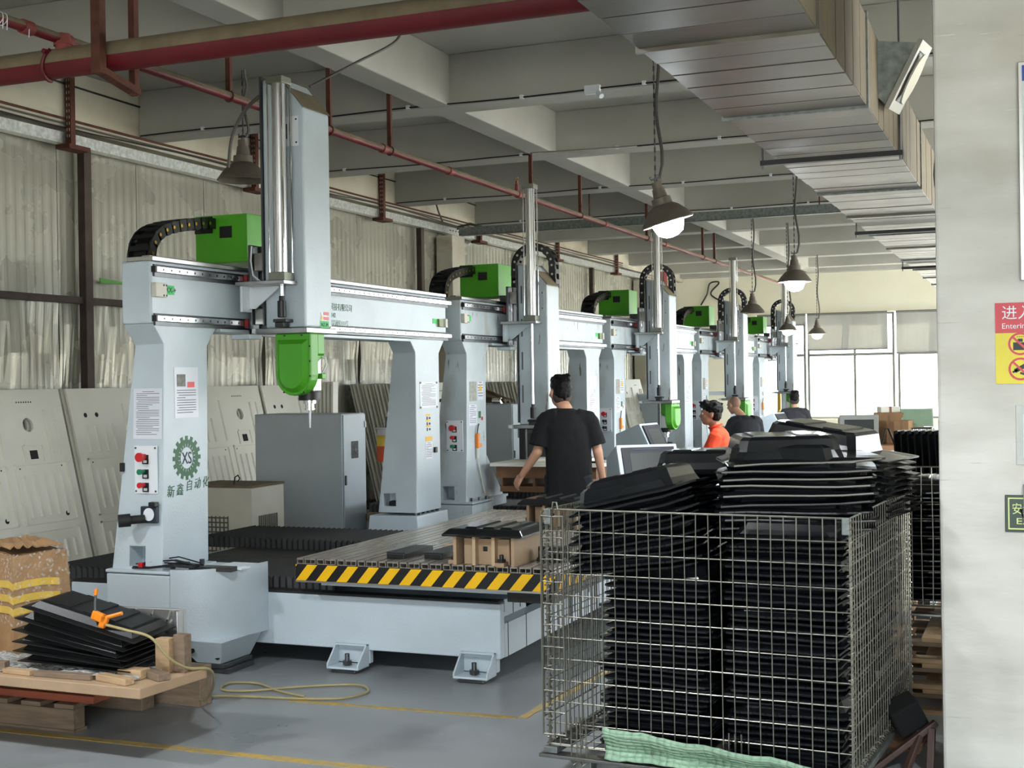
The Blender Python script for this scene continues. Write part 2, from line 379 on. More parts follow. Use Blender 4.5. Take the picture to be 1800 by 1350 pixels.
# far wall round its window openings
wf = struct(MB().box(-9, -6.3, YF, YF + .2, 0, ZS).box(5.2, 7.2, YF, YF + .2, 0, ZS).box(-6.3, 5.2, YF, YF + .2, 3.06, ZS)
            .box(-5.12, 5.2, YF, YF + .2, 0, .58).box(-6.3, -5.12, YF, YF + .2, 0, .2).build('wall_far', farp))
struct(B(-9, 7.2, YF - 0.3, YF, ZB, ZS).build('beam', plaster, wf))
struct(B(-8.2, 7, YF - 0.02, YF, 0, 0.1).build('baseboard_far', framem))
struct(B(-6.4, 5.2, YF - 0.06, YF, 3.05, 3.09).build('trim_1', farp))
glassm = clear('window_glass', (235, 245, 245), 0.06, 0.02)
wn = 0
for (x0, x1, muls) in ((-6.28, -5.14, (-5.72,)), (-5.10, -3.13, (-4.02,)), (-3.06, -1.2, (-2.1,)), (-1.1, 1.0, (0,)), (1.1, 3.0, (2.05,)), (3.1, 5.1, (4.1,))):
    wn += 1; zb = 0.22 if wn == 1 else 0.60
    fr = MB(); w = 0.05
    fr.box(x0, x0 + w, YF + .04, YF + .12, zb, 3.05).box(x1 - w, x1, YF + .04, YF + .12, zb, 3.05)
    fr.box(x0 + w, x1 - w, YF + .04, YF + .12, 3.0, 3.05).box(x0 + w, x1 - w, YF + .04, YF + .12, zb, zb + w).box(x0 + w, x1 - w, YF + .03, YF + .13, 2.06, 2.12)
    for mx in muls: fr.box(mx - .025, mx + .025, YF + .04, YF + .12, zb, 3.0)
    o = struct(fr.build('window_%d' % wn, framem))
    MB().box(x0 + w, x1 - w, YF + .075, YF + .081, zb + w, 3.0).build('pane', glassm, o)
    if wn > 1: struct(B(x0 - .05, x1 + .05, YF - .08, YF + .1, .56, .6).build('window_sill', farp, o))
def blind(x0, x1, z0, label):
    m = MB(); n = 16
    rows = []
    for j in range(9):
        z = 3.06 - (3.06 - z0) * j / 8
        rows.append([(x0 + (x1 - x0) * i / n, YF - 0.05 - 0.004 * math.sin(i * 1.9 + 0.15 * j) - 0.012 * math.sin(i * .5 + j * .5), z) for i in range(n + 1)])
    for j in range(8):
        for i in range(n): m.add([rows[j][i], rows[j][i + 1], rows[j + 1][i + 1], rows[j + 1][i]], [(0, 1, 2, 3)])
    t = thing('window_blind', label, 'blind', group='grey blinds on the far windows')
    c = m.build('blind_cloth', blindm, t, smooth=True, fix=False)
    MB().cyl((x0, YF - .05, 3.04), (x1, YF - .05, 3.04), .03).build('roller', framem, t, smooth=True)
    B(x0, x1, YF - .075, YF - .045, z0 - .02, z0 + .01).build('hem_bar', framem, t)
blind(-6.25, -5.12, 2.80, 'short grey roller blind rolled nearly all the way up, left of the two long blinds')
blind(-5.08, -3.27, 2.21, 'creased grey roller blind hanging over the upper half of the wide window')
blind(-3.08, -1.25, 2.10, 'grey roller blind beside the pillar edge, hanging lowest of the three')
# right wall, unseen, its long opening enlarged to light the far end
struct(MB().box(7, 7.2, -6, 8, 0, ZS).box(7, 7.2, 8, 31, 0, .3).box(7, 7.2, 8, 31, 4.2, ZS).box(7, 7.2, 30.4, 31, .3, 4.2).box(7, 7.2, 13, 13.4, .3, 4.2).box(7, 7.2, 18.4, 18.8, .3, 4.2).box(7, 7.2, 24.2, 24.6, .3, 4.2).build('wall_right', farp))
struct(MB().box(-9, -2.0, -6.2, -6, 0, ZS).box(6.5, 7.2, -6.2, -6, 0, ZS).box(-2.0, 6.5, -6.2, -6, 3.2, ZS).build('wall_back', farp))  # unseen back wall, added to narrow the opening and cut front light
# left wall: frame of plaster above, foil insulation sheets below, unseen nearer stretch closed to cut side light
wl = struct(MB().box(XL - .3, XL - .1, 7.1, YF, 0, 3.9).box(XL - .3, XL, 7.1, YF, 3.9, ZS).box(XL - .3, XL, -6, 7.1, 0, ZS).build('wall_left', wallp))
struct(B(XL, XL + .15, 7.1, YF, 3.92, ZS - .002).build('beam', wallp, wl, bevel=.008))
for y in (17.35, 27.3): struct(B(XL, XL + .26, y, y + .45, 0, 3.74).build('pilaster', wallp, wl, bevel=.01))
y = 7.2; k = 0
while y < 30.8:
    w = 1.12 if y < 16 else 1.3
    w = min(w, 30.95 - y)
    m = MB(); ncol = 40; nz = 14; rows = []
    crump = 1.0 if y < 16.5 else 0.25
    for j in range(nz + 1):
        z = 0.02 + 3.78 * j / nz; row = []
        for i in range(ncol + 1):
            u = y + 0.004 + (w - .008) * i / ncol
            d = ((0.0016 if z > 2.35 else 0.0042) if y < 17 else 0.005) * (1 if (i // 2) % 2 == 0 else -1)
            low = max(0, min(1, (2.7 - z) / 0.6))
            d += crump * low * 0.05 * noise.noise((u * 2.3, z * 1.7, k)) + crump * low * 0.02 * noise.noise((u * 9, z * 5, k))
            d += crump * 0.03 * math.exp(-((z - 2.35) / 0.10) ** 2) * (0.6 + noise.noise((u * 3, 1, k)))
            row.append((XL - 0.045 + d, u, z))
        rows.append(row)
    for j in range(nz):
        for i in range(ncol): m.add([rows[j][i], rows[j][i + 1], rows[j + 1][i + 1], rows[j + 1][i]], [(0, 1, 2, 3)])
    o = m.build('insulation_sheet', sheet_m, wl, fix=False); sm = o.modifiers.new('t', 'SOLIDIFY'); sm.thickness = 0.004; sm.offset = -1
    y += w; k += 1
for y in (9.69, 13.2, 16.7, 20.5, 24.3): struct(B(XL + .02, XL + .10, y - .05, y + .05, 0, 3.78).build('steel_post', brownst, wl, bevel=.004))
struct(B(XL + .01, XL + .07, 7.1, 17.3, 2.37, 2.43).build('steel_rail', brownst, wl))
o = MB().add([(-8.13, 9.86, 2.62), (-8.13, 10.2, 2.60), (-8.13, 10.2, 2.575), (-8.13, 9.86, 2.575), (-8.118, 9.86, 2.62), (-8.118, 10.2, 2.60), (-8.118, 10.2, 2.575), (-8.118, 9.86, 2.575)],
             [(0, 1, 2, 3), (7, 6, 5, 4), (0, 4, 5, 1), (1, 5, 6, 2), (2, 6, 7, 3), (3, 7, 4, 0)]).build('arrow_tag', green, wl)
# pillar at the right edge of the view
pil = struct(B(-0.385, 0.62, 5.42, 6.05, 0, ZS).build('wall_pillar', pillp, bevel=.012))

# ------------------------------------------------------------------ services under the ceiling
t = thing('cable_trough', 'galvanised cable trough running along the top of the foil wall', 'cable trough', (-8.1, 7.2, 3.78))
MB().box(-.06, .05, 0, 20.6, 0, .005).box(.045, .05, 0, 20.6, .005, .10).box(-.06, -.055, 0, 20.6, .005, .10).build('channel', galv, t)
m = MB()
for y0 in (4.6, 10.3, 14.5):
    for i in range(4): m.box(.0495, .052, y0 + i * .1, y0 + i * .1 + .05, .045, .06)
m.build('slots', black, t, kind='stuff')
B(-.05, .045, 20.6, 20.75, .0, .09).build('end_cap', MATS['mdf_edge'], t)
tr = []
for i, (y, w) in enumerate(((9.35, 'nearest the red main pipe'), (12.3, 'behind the unlit lamp by the tall column'), (15.3, 'right of the nearest tall column'), (18.5, 'beside the cross tray end'), (22.0, 'behind the second tall column'), (25.5, 'near the far corner'))):
    t = thing('trough_hanger', 'rusty slotted strap holding the cable trough, ' + w, 'hanger', (-8.0, y, 3.75), group='slotted trough hangers')

    B(-.03, .03, -.03, .03, .02, .70).build('strap', rust, t)
    m = MB()
    for j in range(11): m.box(-.014, -.008, -.0335, -.026, .08 + j * .055, .105 + j * .055); m.box(.012, .018, -.0335, -.026, .08 + j * .055, .105 + j * .055)
    m.build('slots', wallp, t, kind='stuff')
    B(-.12, .035, -.06, .22, -.02, .02).build('bracket', rust, t)
def cable(name, pts, r, mat, label, cat='cable', n=6, sag=None, group=None):
    return tag(MB().tube(pts if len(pts) > 24 else smoothpts(pts), r, n).build(name, mat, None, smooth=True), label, cat, group)
def wallrun(z0, x, y0=7.2, y1=26.0, amp=.012, ph=0): return [(x, y0 + (y1 - y0) * i / 30, z0 + amp * math.sin(i * .9 + ph)) for i in range(31)]
cable('wall_cable', wallrun(4.31, -8.035), .009, black, 'thin black cable along the top of the left wall beam')
cable('wall_conduit', wallrun(3.995, -8.03, amp=.003), .012, rust, 'upper brown conduit running just above the cable trough')
cable('wall_conduit', wallrun(3.955, -8.03, amp=.004, ph=1), .010, MATS['grey_cable'], 'middle grey conduit running just above the cable trough')
cable('wall_conduit', wallrun(3.93, -8.02, amp=.02, ph=2), .007, black, 'lowest black cable sagging above the cable trough')
cable('conduit_drop', [(-8.03, 17.2, 4.31), (-8.02, 17.0, 4.2), (-7.95, 16.9, 4.05), (-7.9, 16.95, 3.88)], .012, MATS['grey_cable'], 'grey conduit bending down to the trough by the cross tray')
cable('bent_conduit', [(-8.04, 12.15, 3.92), (-8.03, 12.15, 4.15), (-8.03, 12.3, 4.22), (-8.03, 13.0, 4.24)], .012, galvd, 'bent grey conduit on the wall beam above the unlit left lamp')
# big red fire main across the view
t = thing('fire_main_pipe', 'thick dusty red fire main crossing under the ceiling in front', 'pipe', (-8.0, 5.8, 3.40))
MB().cyl((-.1, 0, 0), (6.28, 0, 0), .081, n=24).build('pipe', redpipe, t, smooth=True)
m = MB(); nn = 10
for i in range(nn + 1):
    pass
arc = [(.0825 * math.sin(R(a)), .0825 * math.cos(R(a))) for a in range(-98, 99, 14)]
m.prism([(y, z) for y, z in arc] + [(y * .97, z * .97) for y, z in reversed(arc)], 'x', -.1, 6.28)
m.build('dust_layer', dust, t, smooth=True)
MB().cyl((3.0, 0, .06), (3.0, 0, .16), .048, .036, n=16).cyl((3.0, 0, .10), (3.0, 0, .115), .052, n=16).build('branch_outlet', redold, t, smooth=True)
m = MB()
for sg in (-1,):
    m.tube([(2.93 + .03 * math.cos(R(a)) , -.088 * math.sin(R(a)), .088 * math.cos(R(a))) for a in range(40, 200, 10)], .011, 6)
m.cyl((2.95, -.075, .05), (2.95, -.105, .05), .014)
m.build('branch_clamp', redpipe, t, smooth=True)
t = thing('pipe_hanger', 'rusty U shaped hanger holding the thick red fire main', 'hanger', (-4.66, 5.8, 3.28))
B(-.03, .03, -.15, -.10, 0, 1.17).build('front_bar', rust, t); B(-.02, .02, .15, .19, -.06, 1.17).build('rear_bar', rust, t)
MB().add([(-.03, -.10, .0), (.03, -.10, .0), (.03, .19, -.06), (-.03, .19, -.06), (-.03, -.10, .035), (.03, -.10, .035), (.03, .19, -.02), (-.03, .19, -.02)],
         [(0, 1, 2, 3), (4, 5, 6, 7), (0, 1, 5, 4), (1, 2, 6, 5), (2, 3, 7, 6), (3, 0, 4, 7)]).build('cross_bar', rust, t)
# thin branch pipe running away over the machines
t = thing('sprinkler_pipe', 'thin red sprinkler branch pipe running away above the machine row', 'pipe', (-5.02, 3.0, 3.535))
MB().cyl((0, 0, 0), (0, 24.5, 0), .03, n=14).build('pipe', redpipe, t, smooth=True)
arc = [(.0308 * math.sin(R(a)), .0308 * math.cos(R(a))) for a in range(-95, 96, 19)]
MB().prism(arc + [(x * .95, z * .95) for x, z in reversed(arc)], 'y', 0.2, 24.3).build('dust_layer', dust, t, smooth=True)
for y in (1.9, 2.15, 2.5, 2.8, 3.05, 4.9, 6.6, 7.9, 9.6, 12.5, 15.3):
    MB().cyl((0, y, 0), (0, y + .07, 0), .039, n=14).build('coupling', redold, t, smooth=True)
MB().cyl((0, 2.8, -.04), (0, 2.8, .01), .04, n=14).build('tee_leg', redold, t, smooth=True)
for y in (2.33, 2.36, 2.52):
    MB().tube([(.034 * math.cos(R(a)), y + .006 * math.sin(R(a)), .034 * math.sin(R(a))) for a in range(0, 361, 30)] + [(.03, y, -.06)], .0025, 5).build('cable_tie', white, t)
for y in (2.03, 9.6):
    s = MB().cyl((0, y, .02), (0, y, .10), .024, .02, n=12).cyl((0, y, .10), (0, y, .135), .014, n=10).build('sprinkler_head', redold, t, smooth=True)
    MB().box(-.012, -.008, y - .004, y + .004, .135, .17).box(.008, .012, y - .004, y + .004, .135, .17).box(-.018, .018, y - .018, y + .018, .17, .174).build('deflector', brass, s)
for i, (y, w) in enumerate(((7.42, 'left of the nearest tall column'), (8.75, 'just right of the nearest tall column'), (9.75, 'third along, before the second cross beam'), (13.0, 'left of the hanging lit lamp'), (14.6, 'behind the second tall column'), (17.4, 'past the cross tray'), (20.6, 'near the far end of the pipe'), (21.4, 'last one before the far wall'))):
    t = thing('pipe_rod', 'dark red hanger rod of the thin sprinkler pipe, ' + w, 'hanger rod', (-5.02, y, 3.535), group='sprinkler pipe rods')
    struct_z = ZB + .01 - 3.535
    B(-.018, .018, -.014, .014, .03, struct_z).build('rod', rust, t)
    MB().tube([(.036 * math.cos(R(a)), 0, .036 * math.sin(R(a))) for a in range(0, 361, 30)], .006, 5).build('ring', rust, t)
# wires along the cross beams
for i, y in enumerate((7.66, 10.34, 13.03, 15.72, 18.42)):
    pts = [(-8.0 + 8.6 * q / 24, y - .012, ZB + .008 + .006 * math.sin(q)) for q in range(25)]
    w = ('under the nearest cross beam', 'under the second cross beam, with a small white fitting', 'under the third cross beam', 'under the fourth cross beam', 'under the fifth cross beam')[i]
    t = thing('ceiling_wire', 'thin dark wire in clips ' + w, 'wire')
    MB().tube(pts, .007, 5).build('wire', black, t)
    m = MB()
    for q in range(2, 24, 3): m.cbox((pts[q][0], y - .012, pts[q][2] + .004), (.03, .03, .03))
    if i == 1: m.cbox((-3.42, y - .03, ZB + .0), (.13, .05, .07)).cyl((-3.37, y - .04, ZB - .03), (-3.33, y - .07, ZB - .07), .022)
    m.build('clips', white, t, kind='stuff')
cable('loose_cables', [(-5.6, 4.6, 3.97), (-5.0, 4.72, 3.93), (-4.3, 4.8, 3.93), (-3.6, 4.9, 3.97)], .008, MATS['grey_cable'], 'pair of grey cables sagging in front of the red pipes')
cable('cross_beam_cable', [(-4.2, 10.9, 3.62), (-4.3, 11.3, 3.70), (-4.05, 12.0, 3.82), (-3.85, 13.0, 4.0)], .012, MATS['grey_cable'], 'grey flexible cable drooping from the beam towards the second tall column')
cable('drooping_cable', [(-4.46, 7.05, 3.44), (-4.55, 7.08, 3.43), (-4.72, 7.15, 3.36), (-4.85, 7.2, 3.22), (-4.90, 7.22, 3.02)], .012, MATS['grey_cable'], 'short grey cable arching into the nearest tall column top')
cable('arched_cable', [(-4.18, 7.05, 3.44), (-4.0, 7.3, 3.62), (-3.9, 7.7, 3.85), (-3.9, 7.72, 4.0)], .010, MATS['grey_cable'], 'grey cable curving up from the tall column to the beam')
# galvanised tray crossing the hall
t = thing('cross_cable_tray', 'dull galvanised cable tray crossing the hall below the beams', 'cable tray', (-7.9, 17.5, 3.74), (0, 0, 0))
MB().box(0, 6.9, 0, .006, 0, .12).box(0, 6.9, 0, .12, 0, .006).box(0, 6.9, .114, .12, 0, .12).build('tray', galvd, t)
for x in (2.0, 5.2): B(x - .008, x + .008, .05, .066, .006, .69).build('drop_rod', rust, t)
m = MB()
for q in range(6): m.tube([(-.05, .05 + .01 * q, .1 + .01 * q), (.15, .02 + .02 * q, .16 + .01 * (q % 3)), (.4, .05, .1)], .012, 5)
m.build('cable_bundle', cable_m, t, kind='stuff')
# ventilation duct
DX0, DX1, DZ0, DZ1 = -1.40, -.74, 2.85, 3.27
t = thing('ventilation_duct', 'large galvanised rectangular air duct running away under the ceiling', 'air duct', (0, 0, 0))
y = 2.2; i = 0; rd = random.Random(3)
while y < 22:
    w = .235 + rd.uniform(-.02, .02); flange = (i % 6 == 4)
    m = MB(); e = rd.uniform(0, .003)
    m.box(DX0 - e, DX1 + e, y + .006, y + w - .006, DZ0 - e, DZ1)
    m.m = 1; m.box(DX1 + e, DX1 + e + .002, y + .006, y + w - .006, DZ0 + .004, DZ1)
    m.m = 0; m.box(DX0 + .006, DX1 - .006, y - .006, y + .006, DZ0 + .006, DZ1 - .006)
    m.build('duct_panel', [duct_m, duct_dust], t, bevel=.004, seg=1)
    if flange:
        MB().box(DX0 - .014, DX1 + .014, y + w - .014, y + w + .008, DZ0 - .016, DZ1 + .014).build('flange', galvd if i % 12 == 4 else duct_m, t)
    y += w; i += 1
s = MB().add([(DX1, 6.72, 3.26), (DX1, 7.02, 3.26), (DX1, 6.98, 2.98), (DX1, 6.72, 2.98), (DX1 + .20, 6.76, 3.24), (DX1 + .22, 7.02, 3.26), (DX1 + .06, 7.0, 2.95), (DX1 + .04, 6.74, 2.94)],
             [(0, 1, 2, 3), (4, 5, 6, 7), (0, 1, 5, 4), (1, 2, 6, 5), (2, 3, 7, 6), (3, 0, 4, 7)]).build('outlet_spout', galvd, t)
def spq(u, v, d): 
    a = Vector((DX1 + .20, 6.76, 3.24)); b = Vector((DX1 + .22, 7.02, 3.26)); c = Vector((DX1 + .05, 6.74, 2.94))
    return a + (b - a) * u + (c - a) * v + (b - a).cross(c - a).normalized() * d
m = MB()
for (u0, u1, v0, v1) in ((-.06, .12, -.05, 1.05), (.88, 1.06, -.05, 1.05), (.12, .88, -.05, .1), (.12, .88, .9, 1.05)):
    m.add([spq(u, v, d) for d in (-.012, .012) for u, v in ((u0, v0), (u1, v0), (u1, v1), (u0, v1))], [(0, 1, 2, 3), (4, 5, 6, 7), (0, 1, 5, 4), (1, 2, 6, 5), (2, 3, 7, 6), (3, 0, 4, 7)])
m.build('grille_frame', alu, s)
MB().add([spq(u, v, d) for d in (-.03, -.022) for u, v in ((.5 + .36 * math.cos(a), .5 + .4 * math.sin(a)) for a in [k * math.pi / 8 for k in range(16)])], [tuple(range(16)), tuple(range(16, 32))] + [(k, (k + 1) % 16, 16 + (k + 1) % 16, 16 + k) for k in range(16)]).build('swivel_disc', beige, s)
for y, w in ((7.45, 'nearest, before the round fan'), (11.5, 'second, level with the pillar edge'), (15.5, 'third, small and far')):
    t = thing('duct_hanger', 'black angle bar carrying the air duct, ' + w, 'hanger', (DX0 - .05, y, DZ0 - .05), group='duct hangers')
    B(-.02, .76, -.025, .025, 0, .028).build('angle_bar', black, t)
    for x in (-.01, .745): MB().cyl((x, 0, -.02), (x, 0, ZS - DZ0 + .04), .006, n=6).build('threaded_rod', dsteel, t)
# wall fan behind the pillar
t = thing('wall_fan', 'round black caged fan peeping out behind the pillar', 'fan', (-.37, 7.9, 2.78), (0, 0, R(40)))
MB().cyl((.0, 0, 0), (.22, 0, 0), .09, n=16).build('motor', black, t, smooth=True)
MB().cyl((.2, 0, 0), (.70, 0, 0), .03).build('arm', black, t)
m = MB()
for rr, xx in ((.36, .05), (.36, .14), (.30, -.02), (.22, -.05), (.12, -.07)):
    m.tube([(xx, rr * math.cos(R(a)), rr * math.sin(R(a))) for a in range(0, 361, 12)], .005 if rr < .35 else .008, 5)
for k in range(30):
    a = 2 * math.pi * k / 30; c, s_ = math.cos(a), math.sin(a)
    m.tube([(-.07, .06 * c, .06 * s_), (-.05, .22 * c, .22 * s_), (.0, .32 * c, .32 * s_), (.05, .36 * c, .36 * s_), (.14, .36 * c, .36 * s_)], .0025, 4)
m.build('guard', black, t)
for k in range(4):
    a = k * math.pi / 2 + .3; q = Matrix.Translation((.03, 0, 0)) @ Matrix.Rotation(a, 4, 'X')
    MB().add([q @ Vector(p) for p in ((-.03, .05, .08), (.03, -.05, .08), (.04, -.12, .31), (-.03, .12, .31), (-.026, .05, .08), (.034, -.05, .08), (.044, -.12, .31), (-.026, .12, .31))],
             [(0, 1, 2, 3), (4, 5, 6, 7), (0, 1, 5, 4), (1, 2, 6, 5), (2, 3, 7, 6), (3, 0, 4, 7)]).build('blade', black, t)
struct(B(.10, .45, 8.34, 8.7, 0, ZS).build('wall_fan_column', pillp))
# pendant lamps
LW = 160
def lamp(loc, lit, label, dia=.36, tilt=(0, 0, 0), cordpts=None, watts=LW):
    t = thing('pendant_lamp', label, 'pendant lamp', loc, group='factory pendant lamps')
    q = Euler(tilt).to_matrix().to_4x4(); s = dia / .36
    pv = Vector((0, 0, .27))
    def T(m): m.v = [tuple((q @ (Vector(v) - pv) + pv) * s) for v in m.v]; return m
    prof = [(.04, .20), (.048, .14), (.065, .135), (.068, .09), (.10, .07), (.145, .02), (.18, -.03)]
    T(MB().lathe(prof + [(r * .95, z - .006) for r, z in reversed(prof)], n=28)).build('shade', lampm, t, smooth=True)
    T(MB().lathe([(.172, -.033), (.14, .013), (.096, .062), (.06, .08)], n=28)).build('shade_lining', lampw, t, smooth=True, fix=False)
    T(MB().cyl((0, 0, .2), (0, 0, .245), .034, n=14).cyl((0, 0, .245), (0, 0, .26), .012)).build('socket', lampm, t, smooth=True)
    b = T(MB().lathe([(.03, .10), (.06, .06), (.098, .0), (.105, -.05), (.085, -.105), (.04, -.13), (.004, -.135)], n=20))
    if not lit: b.v = [(x, y_, z * .3 + .05) for x, y_, z in b.v]
    b.build('bulb', lamp_on if lit else lamp_off, t, smooth=True)
    if lit:
        l = bpy.data.lights.new('lamp_light', 'SPOT'); l.energy = watts; l.spot_size = R(155); l.spot_blend = .6; l.shadow_soft_size = .11 * s; l.color = (.95, .98, 1.0)
        lo = bpy.data.objects.new('lamp_light', l); COL.objects.link(lo); lo.parent = t; lo.location = (q @ Vector((0, 0, -.43)) + pv) * s; lo.rotation_euler = tilt
    T(MB().cbox((0, 0, .268), (.06, .02, .014)).tube([(-.03, 0, .268), (-.035, 0, .29), (-.02, 0, .285)], .004, 5).tube([(.03, 0, .268), (.035, 0, .29), (.02, 0, .285)], .004, 5)).build('wing_nut', dsteel, t)
    top = ZB + .006 - loc[2] if cordpts is None else cordpts
    m = MB(); z = .265 * s
    while z < top - .03:
        m.cbox((-.0 + .002, 0, z + .016), (.012, .003, .034), (0, 0, R(90) if int(z / .03) % 2 else 0)); z += .03
    m.build('chain', dsteel, t, kind='stuff')
    n = 12
    MB().tube([(.03 + .03 * math.sin(k * .9) * (1 - k / n), .012 * math.cos(k * 1.3), .27 * s + (top - .27 * s) * k / n) for k in range(n + 1)], .012, 6).build('cord', cable_m, t, smooth=True)
lamp((-5.64, 8.51, 3.20), False, 'unlit dusty brown pendant lamp left of the nearest tall column', .40)
lamp((-2.37, 8.43, 2.66), True, 'tilted lit pendant lamp, largest and brightest, in front of the cross tray', .36, (R(8), R(-14), 0))
lamp((-2.41, 13.92, 2.63), True, 'level lit pendant lamp, second largest, near the duct', .36)
lamp((-3.89, 18.93, 2.57), False, 'unlit brown pendant lamp between two far tall columns', .36)
lamp((-3.69, 20.63, 2.35), True, 'small lit pendant lamp before the far window, left one of the farthest pair', .29)
lamp((-4.14, 26.38, 2.47), True, 'small lit pendant lamp with a pale shade, right one of the farthest pair', .36)

for i, (x, y, z) in enumerate(((-2.4, 3.0, 3.3), (1.1, 2.6, 3.3), (-5.3, 3.0, 3.3), (-2.4, -2.2, 3.2), (-5.3, -2.2, 3.2), (1.6, 8.4, 2.9), (1.9, 13.9, 2.9), (2.2, 19.5, 2.9), (4.8, 6.0, 2.9), (5.0, 14.0, 2.9), (.6, 24.0, 3.0), (.4, 28.2, 3.0), (3.6, 27.0, 2.9))):  # unseen lamps, added to light the floor, machine fronts and far end
    lamp((x, y, z), True, 'unseen pendant lamp added for fill light, ' + ('ahead of the cage', 'right of the duct near the viewer', 'over the left pallet', 'behind the viewer, middle', 'behind the viewer, at the left', 'right of the pillar', 'right of the second cross beam', 'right of the fourth machine', 'far right near the pillar', 'far right by the side opening', 'right of the duct end', 'last before the far windows', 'far right by the far windows')[i], .36, watts=180 if i < 5 else 420 if y > 22 else LW)

t = thing('far_sign', 'small brown sign board on the far wall behind the third tall column', 'sign', (-7.75, YF - .02, 2.95)); MB().box(-.13, .13, -.01, .0, -.26, .26).build('board', rust, t); MB().box(-.07, .07, -.012, -.0101, .06, .2).box(-.09, .09, -.012, -.0101, -.19, -.08).build('lettering', M('sign_pale', (186, 176, 150), .6), t, kind='stuff')
t = thing('fire_riser', 'dark red vertical fire pipe on the left wall by the third tall column', 'pipe', (-7.88, 28.6, 3.25)); MB().cyl((0, 0, 0), (0, 0, .75), .09, n=14).build('pipe', redold, t, smooth=True); B(-.22, .0, -.03, .03, .3, .36).build('bracket', rust, t)
cable('black_hose', [(-7.6, YF - .08, 3.35), (-7.45, YF - .08, 3.6), (-7.38, YF - .08, 3.85), (-7.22, YF - .08, 3.9), (-7.16, YF - .08, 3.85), (-7.35, YF - .08, 3.6), (-6.95, YF - .08, 3.35)], .02, black, 'black hose looped like a knot on the far wall top left', 'hose')

# ------------------------------------------------------------------ gantry routers (local x right, y away, origin at the near column corner)
def ring_col(y0b, y1b, y0t, y1t, flare, hole):
    """Tapered column with its flared head; the -y face carries a recessed window."""
    m = MB(); zb = .57
    def fy(z): return y0b + (y0t - y0b) * (z - zb) / (1.835 - zb)
    def fx(z): return -.345 + .145 * (z - zb) / (1.835 - zb)
    hx0, hx1, hz0, hz1 = hole
    A = [(-.345, y0b, zb), (0, y0b, zb), (0, y0t, 1.835), (-.20, y0t, 1.835)]
    H = [(hx0, fy(hz0), hz0), (hx1, fy(hz0), hz0), (hx1, fy(hz1), hz1), (hx0, fy(hz1), hz1)]
    I = [(x, y + .12, z) for x, y, z in H]
    Bk = [(-.345, y1b, zb), (0, y1b, zb), (0, y1t, 1.835), (-.20, y1t, 1.835)]
    C = [(-.20, y0t - flare, 1.95), (0, y0t - flare, 1.95), (0, y1t + flare, 1.95), (-.20, y1t + flare, 1.95)]
    m.add(A + H + I + Bk + C, [(0, 1, 5, 4), (1, 2, 6, 5), (2, 3, 7, 6), (3, 0, 4, 7)] + [(4 + k, 4 + (k + 1) % 4, 8 + (k + 1) % 4, 8 + k) for k in range(4)] + [(8, 9, 10, 11),
          (12, 13, 14, 15), (0, 3, 15, 12), (1, 2, 14, 13), (0, 1, 13, 12), (3, 2, 17, 16), (2, 14, 18, 17), (14, 15, 19, 18), (15, 3, 16, 19), (16, 17, 18, 19)])
    return m
def chain_links(parent, pts, wid, th, axis=(1, 0, 0), pin=brass):
    """Drag chain: links along pts; axis is the chain's width direction."""
    ax = Vector(axis).normalized()
    pts = [Vector(p) for p in pts]
    for i in range(len(pts) - 1):
        a, b = pts[i], pts[i + 1]; d = (b - a); L = d.length; d.normalize(); u = ax.cross(d).normalized()
        T = Matrix.Translation((a + b) / 2) @ Matrix((d, ax, u)).transposed().to_4x4()
        m = MB()
        for s in (-1, 1):
            m.box(-L * .56, L * .56, s * wid / 2 - .006, s * wid / 2 + .006, -th / 2, th / 2, T)
        for s in (-1, 1): m.box(-L * .22, L * .22, -wid / 2, wid / 2, s * th / 2 - .004, s * th / 2 + .004, T)
        m.box(-L * .5, L * .5, -wid * .3, wid * .3, -th * .25, th * .2, T)
        m.m = 1
        for s in (-1, 1): m.cyl(T @ Vector((L * .3, s * (wid / 2 + .005), 0)), T @ Vector((L * .3, s * (wid / 2 + .010), 0)), .011, n=8)
        m.build('chain_link', [black, pin], parent)
def arch(x0, x1, ztop, zbot, n=12, inset=0):
    r = (x1 - x0) / 2 - inset; cx = (x0 + x1) / 2
    return [(x0 + inset, ztop - inset)] + [(cx - r * math.cos(math.pi * k / n), zbot + (x1 - x0) / 2 - r * math.sin(math.pi * k / n)) for k in range(n + 1)] + [(x1 - inset, ztop - inset)]

